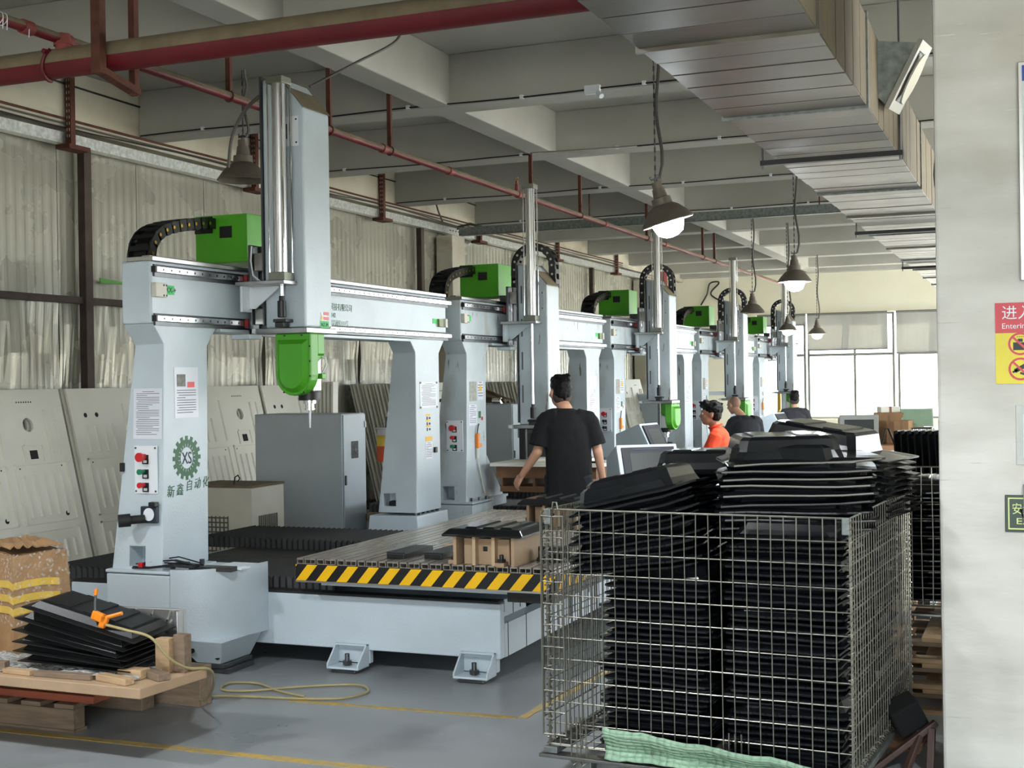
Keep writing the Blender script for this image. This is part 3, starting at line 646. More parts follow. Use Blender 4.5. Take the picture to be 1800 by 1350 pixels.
def machine(k, label, zb, zh, headmat=green, tx=0.0, P=paint, drop=0.0, detail=False, loop=True, buttons=(red, greenb, red), dirty=False):
    t = thing('gantry_router', label, 'milling machine', (-4.571, 6.05 + 4.17 * k, 0), group='five axis gantry routers in a row')
    # --- base
    b = MB()
    b.box(-1.0, 1.866, .40, .46, .11, .405).box(-1.0, 1.80, .46, .95, .20, .395).box(-1.0, 1.866, 3.14, 3.2, .11, .405).box(-1.0, 1.80, 2.65, 3.14, .20, .395)
    b.box(-1.0, -.94, .46, 3.14, .11, .40).box(-.94, 1.80, .95, 2.65, .16, .22)
    base = b.build('base_frame', P, t, bevel=.006)
    MB().add([(1.80, .46, .11), (1.866, .46, .11), (1.866, 3.14, .11), (1.80, 3.14, .11), (1.80, .46, .30), (1.866, .46, .29), (1.866, 3.14, .29), (1.80, 3.14, .30)],
             [(0, 1, 2, 3), (4, 5, 6, 7), (0, 1, 5, 4), (1, 2, 6, 5), (2, 3, 7, 6), (3, 0, 4, 7)]).build('end_plate', P, t)
    drp = MB()
    rn = random.Random(k)
    for q in range(34):
        y = rn.uniform(.5, 3.0); h = rn.uniform(.05, .18) if q % 3 else .19; w = rn.uniform(.003, .008)
        drp.box(1.8655, 1.868, y, y + w, .295 - h, .295)
    for q in range(30):
        y = rn.uniform(.5, 2.9); drp.box(1.7995, 1.802, y, y + .006, .385 - rn.uniform(.02, .09), .388)
    drp.build('oil_drips', rubber, t, kind='stuff')
    for (x, y, s) in ((.97, .40, -1), (1.74, .40, -1), (-.6, .40, -1), (.97, 3.2, 1), (1.74, 3.2, 1), (-.6, 3.2, 1)):
        m = MB()
        for dx in (-.10, .09): m.prism([(y, .145), (y, .03), (y + s * .13, .03), (y + s * .13, .05), (y + s * .03, .145)], 'x', x + dx, x + dx + .01)
        m.box(x - .10, x + .10, min(y, y + s * .13), max(y, y + s * .13), .022, .034)
        m.add([(x - .1, y, .145), (x + .1, y, .145), (x + .1, y + s * .035, .145), (x - .1, y + s * .035, .145), (x - .1, y, .135), (x + .1, y, .135), (x + .1, y + s * .035, .135), (x - .1, y + s * .035, .135)],
              [(0, 1, 2, 3), (4, 5, 6, 7), (0, 1, 5, 4), (1, 2, 6, 5), (2, 3, 7, 6), (3, 0, 4, 7)])
        m.box(x - .1, x + .1, min(y - s * .01, y - s * .05), max(y - s * .01, y - s * .05), .034, .112)
        f = m.build('foot', P, t, bevel=.003, seg=1)
        MB().cyl((x, y + s * .07, .034), (x, y + s * .07, .10), .014, n=8).cyl((x, y + s * .07, .04), (x, y + s * .07, .062), .028, n=6).build('leveling_bolt', dsteel, f)
        MB().box(x - .075, x + .075, y + s * .07 - .05, y + s * .07 + .05, 0, .022).build('pad', dsteel, f, bevel=.006)
    # --- pedestals
    MB().box(-.362, .07, -.05, .40, .12, .548).box(-.366, .074, -.056, .40, .552, .572).build('near_pedestal', P, t, bevel=.008)
    MB().rloft([(.11, -.44, .05, 3.2, 3.72), (.30, -.44, .05, 3.2, 3.72), (.40, -.42, .03, 3.16, 3.72), (.55, -.40, .02, 3.15, 3.72)]).build('far_pedestal', P, t, bevel=.006)
    m = MB()
    for q in range(6):
        m.cyl((-.03 + .0, 3.22 + .08 * q, .55), (-.03, 3.22 + .08 * q, .575), .016, n=6); m.cyl((.01, .44 + .0, .5), (.01, .44, .501), .001, n=3)
    for q in range(3): m.cyl((.02 + q * .02, .05 + .11 * q, .572), (.02 + q * .02, .05 + .11 * q, .60), .016, n=6)
    m.build('anchor_bolts', dsteel, t)
    # --- columns and beam
    ring_col(-.02, .42, .03, .44, .10, (-.225, -.115, .585, .70)).build('near_column', P, t, bevel=.006)
    m = ring_col(3.2, 3.64, 3.21, 3.64, .11, (-.30, -.19, .62, .72)); m.build('far_column', P, t, bevel=.006)
    B(-.28, -.20, 3.24, 3.32, .60, .66).build('chip_heap', rubber, t, bevel=.02)
    B(-.20, 0, -.08, 3.79, 1.9505, 2.30).build('cross_beam', P, t, bevel=.012)
    B(-.22, .012, .56, 3.12, 1.92, 1.9495).build('beam_sole', P, t, bevel=.003)
    MB().box(-.17, .008, -.07, 3.78, 2.3005, 2.325).box(-.16, -.10, .05, 3.7, 2.325, 2.345).build('beam_cap', alu if not dirty else steel, t, bevel=.003)
    for z in (2.235, 1.962):
        r = B(.0005, .028, -.06, 3.84, z, z + .034).build('linear_rail', rail_m, t, bevel=.003)
        m = MB()
        for q in range(52): m.cyl((.0278, 0 + .073 * q, z + .017), (.0286, .073 * q, z + .017), .007, n=7)
        m.box(.0005, .03, -.075, -.06, z, z + .034)
        m.build('rail_bolts', black, r, kind='stuff')
        B(.0005, .012, -.06, 3.8, z - .022, z - .001).build('rail_ledge', dsteel, t)
        B(.0005, .008, -.06, 3.8, z + .036, z + .046).build('rail_ledge', black, t)
    s = MB().box(.0005, .032, -.075, .022, 2.098, 2.178).build('limit_block', beige, t, bevel=.003)
    m = MB()
    for a in (.012, .024):
        for c in (2.108, 2.165): m.cyl((.0315, -.03 + a * 2, c), (.034, -.03 + a * 2, c), .006, n=8)
    m.build('screws', black, s, kind='stuff')
    B(.0005, .0025, .035, .128, 2.118, 2.17).build('tape_label', tape, t)
    if detail: text('marker_text', 'XX-+', .042, ink, (.003, .048, 2.13), (0, 1, 0), (0, 0, 1), t)
    B(.0005, .003, 3.53, 3.63, 2.075, 2.115).build('tape_label', tape, t)
    B(.0005, .02, 3.62, 3.70, 2.05, 2.115).build('far_sensor', M('olive_sensor', (112, 118, 62), .4), t, bevel=.003)
    B(.0005, .02, 3.74, 3.78, 2.05, 2.12).build('limit_block', beige, t)
    # --- carriage
    pl = MB().box(.055, .078, .80, 1.20, 1.90, 2.46).build('carriage_plate', dsteel, t, bevel=.003)
    m = MB()
    for z in (1.94, 2.0, 2.24, 2.29):
        for y in (.83, .86): m.cyl((.0778, y, z), (.079, y, z), .007, n=8)
    m.build('bolt_holes', black, pl)
    for z in (2.225, 1.952):
        for y in (.80, 1.05):
            sl = B(.0285, .055, y, y + .14, z - .005, z + .055).build('rail_slider', dsteel, t, bevel=.004)
            B(.030, .056, y - .014, y, z, z + .05).build('end_seal', M('dark_red_seal', (120, 26, 30), .5), sl)
    for y in (.84, 1.06):
        B(.0785, .10, y, y + .03, 1.93, 2.45).build('vertical_rail', rail_m, t)
        for z in (1.97, 2.3): B(.085, .153, y - .02, y + .05, z, z + .11).build('vertical_slider', steel, t, bevel=.003)
    if detail: MB().tube([(.09, .79, 2.45), (.085, .785, 2.36), (.10, .785, 2.27), (.18, .775, 2.215)], .005, 6).build('air_tube', white, t, smooth=True)
    # --- ram (vertical box) with its cover plate
    H = 1.33 if k == 0 else 1.26
    zt = zb + H + .19
    MB().prism([(.165, zb), (.45, zb), (.45, zt - .19), (.30, zt), (.165, zt)], 'y', .815, 1.13).build('ram_box', P, t, bevel=.012)
    MB().add([(.452, .812, zt - .189), (.452, 1.133, zt - .189), (.289, 1.133, zt + .002), (.289, .812, zt + .002), (.455, .812, zt - .184), (.455, 1.133, zt - .184), (.289, 1.133, zt + .008), (.289, .812, zt + .008)],
             [(0, 1, 2, 3), (4, 5, 6, 7), (0, 1, 5, 4), (1, 2, 6, 5), (2, 3, 7, 6), (3, 0, 4, 7)]).build('dust_film', dust, t)
    B(.154, .1645, .80, 1.14, zb + .02, zt + .02).build('ram_back_strip', dsteel, t)
    c = B(.33, .42, .8095, .8145, zt - .42, zt - .24).build('access_cover', white if k == 0 else P, t)
    MB().cyl((.405, .8075, zt - .26), (.405, .8095, zt - .26), .006, n=8).cyl((.405, .8075, zt - .40), (.405, .8095, zt - .40), .006, n=8).box(.325, .343, .802, .8094, zt - .375, zt - .285).build('latch', black, c)
    if k > 0:
        m = MB()
        for q in range(4): m.box(.195, .208, .812, .8148, zb + .2 + q * .3, zb + .36 + q * .3)
        m.build('slots', dsteel, t, kind='stuff')
    MB().box(.11, .47, .795, 1.15, zb - .035, zb - .001).build('ram_plate', steel, t, bevel=.004)
    B(.02, .15, .66, .795, 1.878, 1.905).build('carriage_lip', P, t, bevel=.003)
    B(.06, .10, .80, .86, zb - .03, zb - .002).build('ram_plate_block', white, t)
    # --- balance cylinder on its bracket
    zl, zu = 2.225 + drop, 3.44 + drop
    cy = MB().cyl((.325, .745, zl), (.325, .745, zu - .03), .042, n=24).build('balance_cylinder', alu, t, smooth=True)
    B(.268, .382, .69, .80, zu - .03, zu + .012).build('cylinder_cap', M('cap_grey', (128, 130, 118), .45, .4), cy, bevel=.004)
    B(.268, .382, .69, .80, zl - .001, zl + .05).build('cylinder_foot', M('cap_grey', (128, 130, 118), .45, .4), cy, bevel=.004)
    m = MB()
    for x in (.276, .374): m.cyl((x, .698, zl + .05), (x, .698, zu - .03), .006, n=8); m.cyl((x, .792, zl + .05), (x, .792, zu - .03), .006, n=8)
    m.build('tie_rods', chrome, cy, smooth=True)
    MB().box(.055, .40, .655, .80, zl - .025, zl - .001).build('bracket_plate', steel, t, bevel=.003)
    MB().prism([(.075, zl - .026), (.30, zl - .026), (.12, zl - .16), (.075, zl - .16)], 'y', .775, .785).box(.06, .078, .70, .80, zl - .18, zl - .025).build('bracket_gusset', white if k == 0 else P, t)
    MB().cyl((.325, .745, zb + .07), (.325, .745, zl - .02), .014, n=14).build('piston_rod', chrome, t, smooth=True)
    m = MB().cyl((.325, .745, zb + .06), (.325, .745, zb + .16), .026, n=14).cyl((.325, .745, zb + .16), (.325, .745, zb + .19), .016).box(.28, .37, .715, .80, zb + .03, zb + .05).box(.29, .35, .72, .79, zb + .0, zb + .03)
    m.build('rod_coupling', black, t, bevel=.003)
    # --- tilting spindle head
    ht = zb - .036; hb = zh
    h = MB().prism(arch(.232, .482, ht, hb), 'y', .812, .90).box(.30, .478, .90, .985, ht - .13, ht)
    h.add([(.478, .90, ht - .13), (.30, .90, ht - .13), (.30, .985, ht - .13), (.478, .985, ht - .13), (.478, .90, ht - .18), (.30, .90, ht - .18)], [(0, 1, 4), (1, 2, 5), (0, 4, 5, 1), (0, 3, 2, 1), (4, 0, 3), (4, 3, 2, 5)])
    hd = h.build('head_housing', headmat, t, bevel=.008)
    m = MB(); fr = arch(.232, .482, ht - .02, hb, inset=.018); bk = arch(.232, .482, ht - .02, hb, inset=.045)
    m.loft([[(x, .812, z) for x, z in fr], [(x, .784, z) for x, z in bk]])
    m.build('head_cover', headmat, hd)
    m = MB()
    for x, z in ((.475, ht - .08), (.475, ht - .17), (.475, ht - .26), (.29, hb + .022), (.43, hb + .022), (.30, ht - .012), (.42, ht - .012)): m.cyl((x, .809, z), (x, .8125, z), .006, n=7)
    m.build('cover_screws', black, hd)
    sp = MB().box(.32, .445, .905, 1.0, hb + .02, ht - .14).build('spindle_motor', alu, t, bevel=.012)
    MB().cyl((.385, .95, hb - .03), (.385, .95, hb + .02), .068, n=20).build('spindle_nose', black, sp, smooth=True)
    MB().cyl((.385, .95, hb - .05), (.385, .95, hb - .03), .04, n=16).cyl((.385, .95, hb - .09), (.385, .95, hb - .05), .028, n=16).cyl((.385, .95, hb - .085), (.385, .95, hb - .08), .034, n=16).build('tool_holder', chrome, sp, smooth=True)
    MB().cyl((.385, .95, hb - .20), (.385, .95, hb - .09), .005, .008, n=10).build('milling_cutter', white, sp, smooth=True)
    MB().box(.40, .447, .895, .906, hb + .19, hb + .245).build('valve_block', beige, sp, bevel=.003)
    MB().box(.446, .49, .93, .975, hb + .10, hb + .135).build('connector', green, sp, bevel=.004)
    MB().tube([(.47, .96, hb + .135), (.50, .965, hb + .19), (.495, .96, ht - .15), (.46, .955, ht - .135)], .006, 6).build('air_hose', white, sp, smooth=True)
    if k in (1, 4):
        MB().box(.15, .21, .83, .90, hb + .06, ht).cyl((.18, .865, hb + .0), (.18, .865, hb + .06), .026, n=12).build('side_motor', brass if k == 4 else black, t, bevel=.004)
    if k >= 2:
        c = Vector((.33, .95, 0)); rm = Matrix.Translation(c) @ Matrix.Rotation(R(82), 4, 'Z') @ Matrix.Translation(-c)
        hd.matrix_local = rm; sp.matrix_local = rm
    if k == 0:
        B(.4505, .452, .99, 1.06, zb + .045, zb + .098).build('warning_sticker', white, t)
        m = MB(); 
        for q in range(2): m.box(.452, .4528, 1.02, 1.085, zb + .05 + .03 * q, zb + .07 + .03 * q)
        m.build('sticker_stripes', red, t)
        MB().prism([(.985, zb + .05), (1.015, zb + .05), (1.0, zb + .085)], 'x', .452, .4528).build('warning_triangle', yel, t)
        B(.4505, .452, .98, 1.085, zb + .001, zb + .044).build('tape_label', tape, t)
        text('marker_text', 'NZ-M', .034, ink, (.4525, .99, zb + .01), (0, 1, 0), (0, 0, 1), t)
    # --- servo box and drag chains
    gb = MB().box(-.525, -.13, 1.075, 1.42, 2.39, 2.70).build('servo_box', green, t, bevel=.004)
    B(-.335, -.245, 1.069, 1.0745, 2.55, 2.625).build('vent_panel', black, gb)
    B(-.524, -.39, 1.066, 1.0745, 2.585, 2.692).build('chain_opening', black, gb)
    B(-.13, -.02, 1.10, 1.30, 2.33, 2.40).build('servo_mount', dsteel, t)
    cc = thing0 = bpy.data.objects.new('cable_chain', None); COL.objects.link(cc); cc.parent = t
    pts = [(-.44, 1.06, 2.645), (-.44, .985, 2.64), (-.44, .91, 2.63), (-.44, .835, 2.618), (-.44, .76, 2.605), (-.44, .685, 2.59), (-.44, .61, 2.572), (-.44, .54, 2.548), (-.44, .475, 2.51), (-.44, .43, 2.455), (-.44, .41, 2.385), (-.44, .415, 2.315), (-.44, .43, 2.25)]
    chain_links(cc, pts, .15, .068)
    if loop:
        c2 = bpy.data.objects.new('ram_cable_chain', None); COL.objects.link(c2); c2.parent = t
        zt2 = zt - .03
        pts = [(.03, .98, zt2 - .35), (.03, .98, zt2 - .2), (.03, .98, zt2 - .08), (.03, .98, zt2 + .03)]
        pts += [(.205 - .175 * math.cos(R(a)), .98 + .06 * a / 180, zt2 + .05 + .17 * math.sin(R(a))) for a in range(15, 180, 22)]
        pts += [(.38, 1.04, zt2 + .03), (.38, 1.045, zt2 - .06), (.38, 1.05, zt2 - .16)]
        pts = [(x + .02, y + .10, z) for x, y, z in pts]
        chain_links(c2, pts, .10, .06, axis=(0, 1, 0), pin=alu)
    B(-.53, -.21, .38, 3.6, 2.19, 2.205).build('chain_tray', P, t)
    # --- switch plate, papers, logo
    f = -.0215 + .004
    yb = lambda z: -.02 + .05 * (z - .57) / 1.265 - .001
    sp2 = B(-.185, -.03, yb(1.13) - .012, yb(1.13) - .004, .998, 1.268).build('switch_plate', white, t, bevel=.002)
    for (z, mm, rr) in ((1.205, buttons[0], .026), (1.123, buttons[1], .016), (1.048, buttons[2], .016)):
        bt = MB().cyl((-.115, yb(1.13) - .012, z), (-.115, yb(1.13) - .05, z), rr * .7, n=14).cyl((-.115, yb(1.13) - .05, z), (-.115, yb(1.13) - .065, z), rr, n=16).build('push_button', mm, sp2, smooth=True)
        MB().box(-.128, -.088, yb(1.13) - .018, yb(1.13) - .0121, z - .04, z + .012).build('button_label', black, bt)
        B(-.120, -.096, yb(1.13) - .0185, yb(1.13) - .018, z - .033, z - .018).build('button_print', white, bt)
    m = MB()
    for x in (-.175, -.042):
        for z in (1.012, 1.255): m.cyl((x, yb(1.13) - .015, z), (x, yb(1.13) - .012, z), .006, n=8)
    m.build('plate_screws', dsteel, sp2)
    # plastic tool cup bracket on the column foot
    if k == 0:
        cp = MB().box(-.13, -.02, yb(.9) - .03, yb(.9) - .004, .835, .93).build('hose_bracket', M('navy_plastic', (34, 44, 56), .45), t, bevel=.006)
        MB().cyl((-.07, yb(.9) - .034, .885), (-.07, yb(.9) - .03, .885), .036, n=20).build('bracket_disc', white, cp, smooth=True)
        MB().box(-.06, -.015, yb(.9) - .05, yb(.9) - .01, .93, .955).build('bracket_clip', black, cp, bevel=.004)
        nz = MB(); cpt = Vector((-.10, yb(.9) - .03, .86)); dv = Vector((-.10, -.10, -.005))
        nz.cyl(cpt, cpt + dv, .024, n=18).cyl(cpt + dv * .55, cpt + dv, .036, n=20)
        nz.build('hose_socket', rubber, cp, smooth=True); MB().cyl(cpt + dv, cpt + dv * 1.01, .026, n=16).build('socket_bore', black, cp)
        MB().box(-.285, -.262, yb(1.15) - .02, yb(1.15) + .05, 1.12, 1.17).build('side_latch', black, t, bevel=.004)
        paper('notice_sheet', t, (-.203, yb(1.45) - .008, 1.305), (1, 0, .0), (0, .04, 1), .196, .285, 24, seed=4)
        paper('inspection_sheet', t, (.001, .115, 1.418), (0, 1, 0), (0, 0, 1), .225, .29, 18, seed=6, photo=True)
        lg = MB(); cy_, cz = .222, 1.187; n = 16
        outer = []
        for q in range(n):
            a0 = 2 * math.pi * q / n
            for da, r in ((-.5, .110), (-.30, .110), (-.25, .133), (.25, .133), (.30, .110), (.5, .110)):
                a = a0 + da * 2 * math.pi / n; outer.append((cy_ + r * math.sin(a), cz + r * .96 * math.cos(a)))
        inner = [(cy_ + .058 * math.sin(math.atan2(y - cy_, z - cz)), cz + .062 * math.cos(math.atan2(y - cy_, z - cz))) for y, z in outer]
        N = len(outer)
        lg.add([(.0012, y, z) for y, z in outer] + [(.0012, y, z) for y, z in inner] + [(.0004, y, z) for y, z in outer] + [(.0004, y, z) for y, z in inner],
               [(i, (i + 1) % N, N + (i + 1) % N, N + i) for i in range(N)] + [(i, (i + 1) % N, 2 * N + (i + 1) % N, 2 * N + i) for i in range(N)] + [(N + i, N + (i + 1) % N, 3 * N + (i + 1) % N, 3 * N + i) for i in range(N)])
        lg.m = 1
        for q in range(20):
            a = 2 * math.pi * (q + .5) / 20; T = Matrix.Translation((.0012, cy_, cz)) @ Matrix.Rotation(-a, 4, 'X')
            lg.box(0, .0006, -.0013, .0013, .064, .080, T)
        lg.build('gear_logo', [inkg, white], t, fix=True)
        text('logo_letters', 'XS', .098, ink, (.0015, cy_, cz - .034), (0, 1, 0), (0, 0, 1), t, .82, 'CENTER')
        text('logo_writing', '新', .074, inkg, (.0015, .03, .982), (0, 1, -.10), (0, .16, 1), t, .95)
        text('logo_writing', '鑫', .074, inkg, (.0015, .115, .985), (0, 1, -.06), (0, .16, 1), t, .95)
        text('logo_writing', '自', .070, inkg, (.0015, .205, 1.0), (0, 1, .08), (0, .16, 1), t, .95)
        text('logo_writing', '动', .070, inkg, (.0015, .285, 1.004), (0, 1, .10), (0, .16, 1), t, .95)
        text('logo_writing', '化', .070, inkg, (.0015, .365, 1.008), (0, 1, .12), (0, .16, 1), t, .95)
        text('beam_writing', '科技有限公司', .056, inkg, (.001, 1.885, 2.115), (0, 1, 0), (0, 0, 1), t, .93)
        text('beam_writing', '142', .046, inkg, (.001, 1.90, 2.062), (0, 1, 0), (0, 0, 1), t, .9)
        text('beam_writing', '老昌南安1111号', .040, M('logo_pale', (120, 168, 140), .6), (.001, 1.89, 2.012), (0, 1, 0), (0, 0, 1), t, .9)
        paper('pinned_notice', t, (.001, 3.275, 1.395), (0, 1, 0), (0, 0, 1), .32, .205, 18, seed=9, pins=True)
        m = MB()
        for q, (z, h) in enumerate(((1.30, .05), (1.255, .05), (1.21, .05))):
            m.m = 1; m.box(.0005, .0015, 3.38, 3.46, z + .03, z + .045); m.m = 0; m.box(.0005, .0015, 3.39, 3.41, z, z + .024); m.box(.0005, .0015, 3.43, 3.46, z + .004, z + .02)
        m.build('small_stickers', [ink, yel], t)
        B(.0005, .002, 3.365, 3.49, 1.13, 1.165).build('yellow_sticker', yel, t)
        paper('white_sticker', t, (.001, 3.36, .985), (0, 1, 0), (0, 0, 1), .13, .135, 9, seed=12)
        B(.0005, .02, 3.51, 3.55, 1.03, 1.075).build('lock_knob', black, t, bevel=.004)
    else:
        rn = random.Random(k * 5)
        paper('column_sheet', t, (.001, .05, 1.22), (0, 1, 0), (0, 0, 1), .17, .18, 10, seed=k)
        paper('column_sheet', t, (.001, .24, 1.44), (0, 1, 0), (0, 0, 1), .13, .16, 6, seed=k + 9)
        MB().prism([(.27, 1.52), (.34, 1.52), (.305, 1.58)], 'x', .003, .004).build('warning_triangle', yel, t)
        B(.001, .002, .07, .22, 1.43, 1.60).build('plastic_pocket', M('shiny_pocket', (206, 206, 196), .08, .3, var=.2, scale=30), t)
        B(.001, .0022, .26, .31, 1.28, 1.34).build('green_notice', inkg, t); B(.001, .0022, .32, .355, 1.26, 1.29).build('red_notice', red, t)
        paper('column_sheet', t, (.001, 3.26, 1.25), (0, 1, 0), (0, 0, 1), .22, .20, 10, seed=k + 3)
        paper('column_sheet', t, (.001, 3.28, 1.50), (0, 1, 0), (0, 0, 1), .25, .14, 10, seed=k + 5)
        g = MB().box(.002, .03, .18, .215, 1.02, 1.15).box(.005, .03, .205, .26, 1.03, 1.06).build('air_gun', orange if k != 3 else M('carved_orange', (214, 120, 60), .5), t, bevel=.006)
        MB().cyl((.015, .19, .93), (.015, .195, 1.02), .012, n=8).tube([(.015, .19, .94), (.02, .24, .8), (.02, .33, .62)], .006, 5).build('air_line', M('pale_tube', (206, 202, 190), .4), g)
        MB().tube([(.015, .19, 1.14), (.015, .21, 1.20), (.01, .24, 1.23)], .006, 5).build('hook', black, g)
        MB().prism([(.42, .574), (.80, .574), (.435, .95)], 'x', -.03, -.004).build('column_brace', P, t); MB().prism([(.42, .574), (.80, .574), (.435, .95)], 'x', -.32, -.295).build('column_brace', P, t)
        B(-.40, .03, .42, .84, .552, .573).build('brace_plate', P, t); B(-.38, .02, .401, .82, .12, .551).build('brace_block', P, t)
        MB().prism([(-.345, .574), (-.62, .574), (-.295, .95)], 'y', .0, .025).build('column_brace', P, t)
    # --- tool magazine drum on the near pedestal
    if k == 0:
        pl_ = [(.075, -.05)] + [(.075 + .345 * math.sin(R(a)), .40 - .45 * math.cos(R(a))) for a in range(6, 91, 6)] + [(.42, .40)]
        dr = MB().prism(pl_ + [(.075, .40)], 'z', .19, .565).build('drum_cover', P, t, smooth=True)
        rim = [(x, y) for x, y in pl_]
        m = MB()
        for (x0, y0), (x1, y1) in zip(rim[:-1], rim[1:]): m.add([(x0, y0, .565), (x1, y1, .565), (x1, y1, .582), (x0, y0, .582), (x0 - .01, y0 + .012, .565), (x1 - .012, y1 + .01, .565), (x1 - .012, y1 + .01, .582), (x0 - .01, y0 + .012, .582)], [(0, 1, 2, 3), (4, 5, 6, 7), (3, 2, 6, 7), (0, 4, 5, 1)])
        m.build('drum_rim', P, dr, smooth=True)
        B(.12, .40, .06, .12, .566, .592).build('dark_strip', dsteel, dr)
        B(.20, .40, .16, .38, .5655, .574).build('drum_lid', white, dr)
        st = MB().rloft([(.19, .07, .39, -.02, .38), (.055, .17, .33, .05, .34)]).build('drum_stand', P, t, bevel=.004)
        MB().cyl((.165, .005, .135), (.165, .03, .135), .022, n=16).cyl((.32, .03, .10), (.322, .055, .10), .018, n=16).build('stand_holes', black, st)
        MB().box(.16, .35, .05, .33, .03, .055).box(.17, .37, .06, .32, 0, .03).build('stand_pad', dsteel, st, bevel=.004)
        m = MB()
        rn = random.Random(4)
        for q in range(10):
            z = .58 + .006 * (q % 4); x0 = -.21 + rn.uniform(0, .05); m.tube([(x0, -.03 + .012 * q, z), (-.08, -.035 + .01 * q, z + rn.uniform(.0, .03)), (.06, -.03 + .012 * q, z + rn.uniform(0, .05)), (.2, .0 + .01 * q, z + .01)], .004, 5)
        m.build('loose_cables', black, t, kind='stuff')
        B(-.16, -.13, -.03, .0, .58, .61).build('red_plug', red, t, bevel=.004)
    # --- bellows
    def bellows(x0, x1, y0, y1, zt):
        m = MB(); n = int((x1 - x0) / .022) // 2 * 2; top = []
        for i in range(n + 1):
            x = x0 + (x1 - x0) * i / n; top.append((x, zt - (.022 if i % 2 else 0)))
        for (xa, za), (xb_, zb_) in zip(top[:-1], top[1:]):
            oa = .012 if za < zt - .01 else 0; ob = .012 if zb_ < zt - .01 else 0
            m.add([(xa, y0 + oa, za), (xb_, y0 + ob, zb_), (xb_, y1 - ob, zb_), (xa, y1 - oa, za), (xa, y0 + oa, .405), (xb_, y0 + ob, .405), (xb_, y1 - ob, .405), (xa, y1 - oa, .405)], [(0, 1, 2, 3), (0, 1, 5, 4), (3, 2, 6, 7)])
        m.build('way_bellows', bellow_m, t, fix=False)
    bellows(-1.22, .80 + tx, .50, 1.15, .49); bellows(-1.22, .80 + tx, 2.10, 2.78, .49)
    B(-.92, 1.78, 1.16, 2.09, .40, .41).build('centre_cover', bellow_m, t)
    B(-.99, 1.85, .405, .49, .406, .418).build('oily_ledge', rubber, t)
    # --- table of hollow extrusions
    X0, X1, Y0, Y1 = .70 + tx, 2.24 + tx, .25, 3.05
    npl = 12; w = (X1 - X0) / npl
    plk = None
    for i in range(npl):
        if plk is None:
            m = MB(); a, b2 = .006, w - .006
            m.box(a, a + (b2 - a) * .33, 0, Y1 - Y0, .024, .032).box(a + (b2 - a) * .44, b2, 0, Y1 - Y0, .024, .032).box(a, b2, 0, Y1 - Y0, 0, .004)
            for q in (a, a + (b2 - a) * .33, a + (b2 - a) * .44, a + (b2 - a) * .72, b2 - .004): m.box(q, q + .004, 0, Y1 - Y0, .004, .024)
            plk = m.mesh('table_plank', M('table_aluminium', (170, 164, 154), .28, .55, var=.10, scale=1.4, rvar=.1, stretch=(5, .5, 1)))
        o = link('table_plank', plk, t); o.location = (X0 + w * i, Y0, .60)
    m = MB()
    def stripes(p0, along, L, n):
        p0 = Vector(p0); al = Vector(along); hgt = .088; pit = L / n
        nrm = Vector((0, -1, 0)) if al.x else Vector((1, 0, 0))
        for q in range(-1, n + 1):
            for h2, mi in ((0, 0), (.5, 1)):
                s0 = (q + h2) * pit; s1 = s0 + pit / 2
                pts = [(s0, 0), (s1, 0), (s1 + .075, hgt), (s0 + .075, hgt)]
                pts2 = []
                for (s, z) in pts: pts2.append((min(max(s, 0), L), z))
                if max(p[0] for p in pts2) - min(p[0] for p in pts2) < .004: continue
                m.m = mi; m.add([p0 + al * s + Vector((0, 0, z)) + nrm * .002 for s, z in pts2], [(0, 1, 2, 3)])
    # stripes clipped to the board ends
    bd = MB().box(X0, X1, Y0 - .004, Y0 + .02, .51, .598).box(X1 - .02, X1 + .004, Y0 + .021, Y1, .51, .598).build('hazard_board', black, t)
    def clipstripes(u0, L, n, to3):
        hgt = .088; pit = L / n
        for q in range(-2, n + 1):
            s0 = q * pit; poly = [(s0, 0), (s0 + pit / 2, 0), (s0 + pit / 2 + .075, hgt), (s0 + .075, hgt)]
            for lim, sg in ((0, 1), (L, -1)):
                out = []
                for a, b2 in zip(poly, poly[1:] + poly[:1]):
                    ina, inb = (a[0] - lim) * sg >= 0, (b2[0] - lim) * sg >= 0
                    if ina: out.append(a)
                    if ina != inb:
                        f2 = (lim - a[0]) / (b2[0] - a[0]); out.append((lim, a[1] + (b2[1] - a[1]) * f2))
                poly = out
                if not poly: break
            if len(poly) > 2: m.add([to3(s, z) for s, z in poly], [tuple(range(len(poly)))])
    clipstripes(0, X1 - X0, 12, lambda s, z: (X0 + s, Y0 - .0055, .51 + z))
    clipstripes(0, Y1 - Y0 - .02, 22, lambda s, z: (X1 + .0055, Y0 + .02 + s, .51 + z))
    m.build('hazard_stripes', yel, bd, fix=False)
    MB().box(X0, X1 + .006, Y0 - .008, Y0 + .03, .50, .5095).build('board_edging', alu, bd)
    MB().box(X0 + .1, X1 - .30, Y0 + .10, Y1 - .1, .47, .508).build('table_carriage', P, t)
    MB().box(X1 - .29, X1 - .03, Y0 + .05, Y1 - .05, .44, .508).build('table_skirt', black, t)
    return t
mlab = ['nearest gantry router with the gear logo on its near column and a lowered green head',
        'second gantry router, its ram lowered behind the man in black',
        'third gantry router, green rounded head hanging beside the nearest console screens',
        'fourth gantry router, behind the men in orange and charcoal shirts',
        'farthest gantry router, in front of the bright far window']
machine(0, mlab[0], 1.945, 1.53, detail=True, loop=False)
machine(1, mlab[1], 1.20, .80, headmat=M('dark_head', (46, 48, 50), .4), tx=.25, P=paint_old, drop=-.09, buttons=(red, red, greenb), dirty=True)
machine(2, mlab[2], 1.335, .98, tx=.15, P=paint_old, drop=-.07, buttons=(red, black, black), dirty=True)
machine(3, mlab[3], 1.29, .95, tx=.1, P=paint_old, drop=-.07, buttons=(red, black, black), dirty=True)
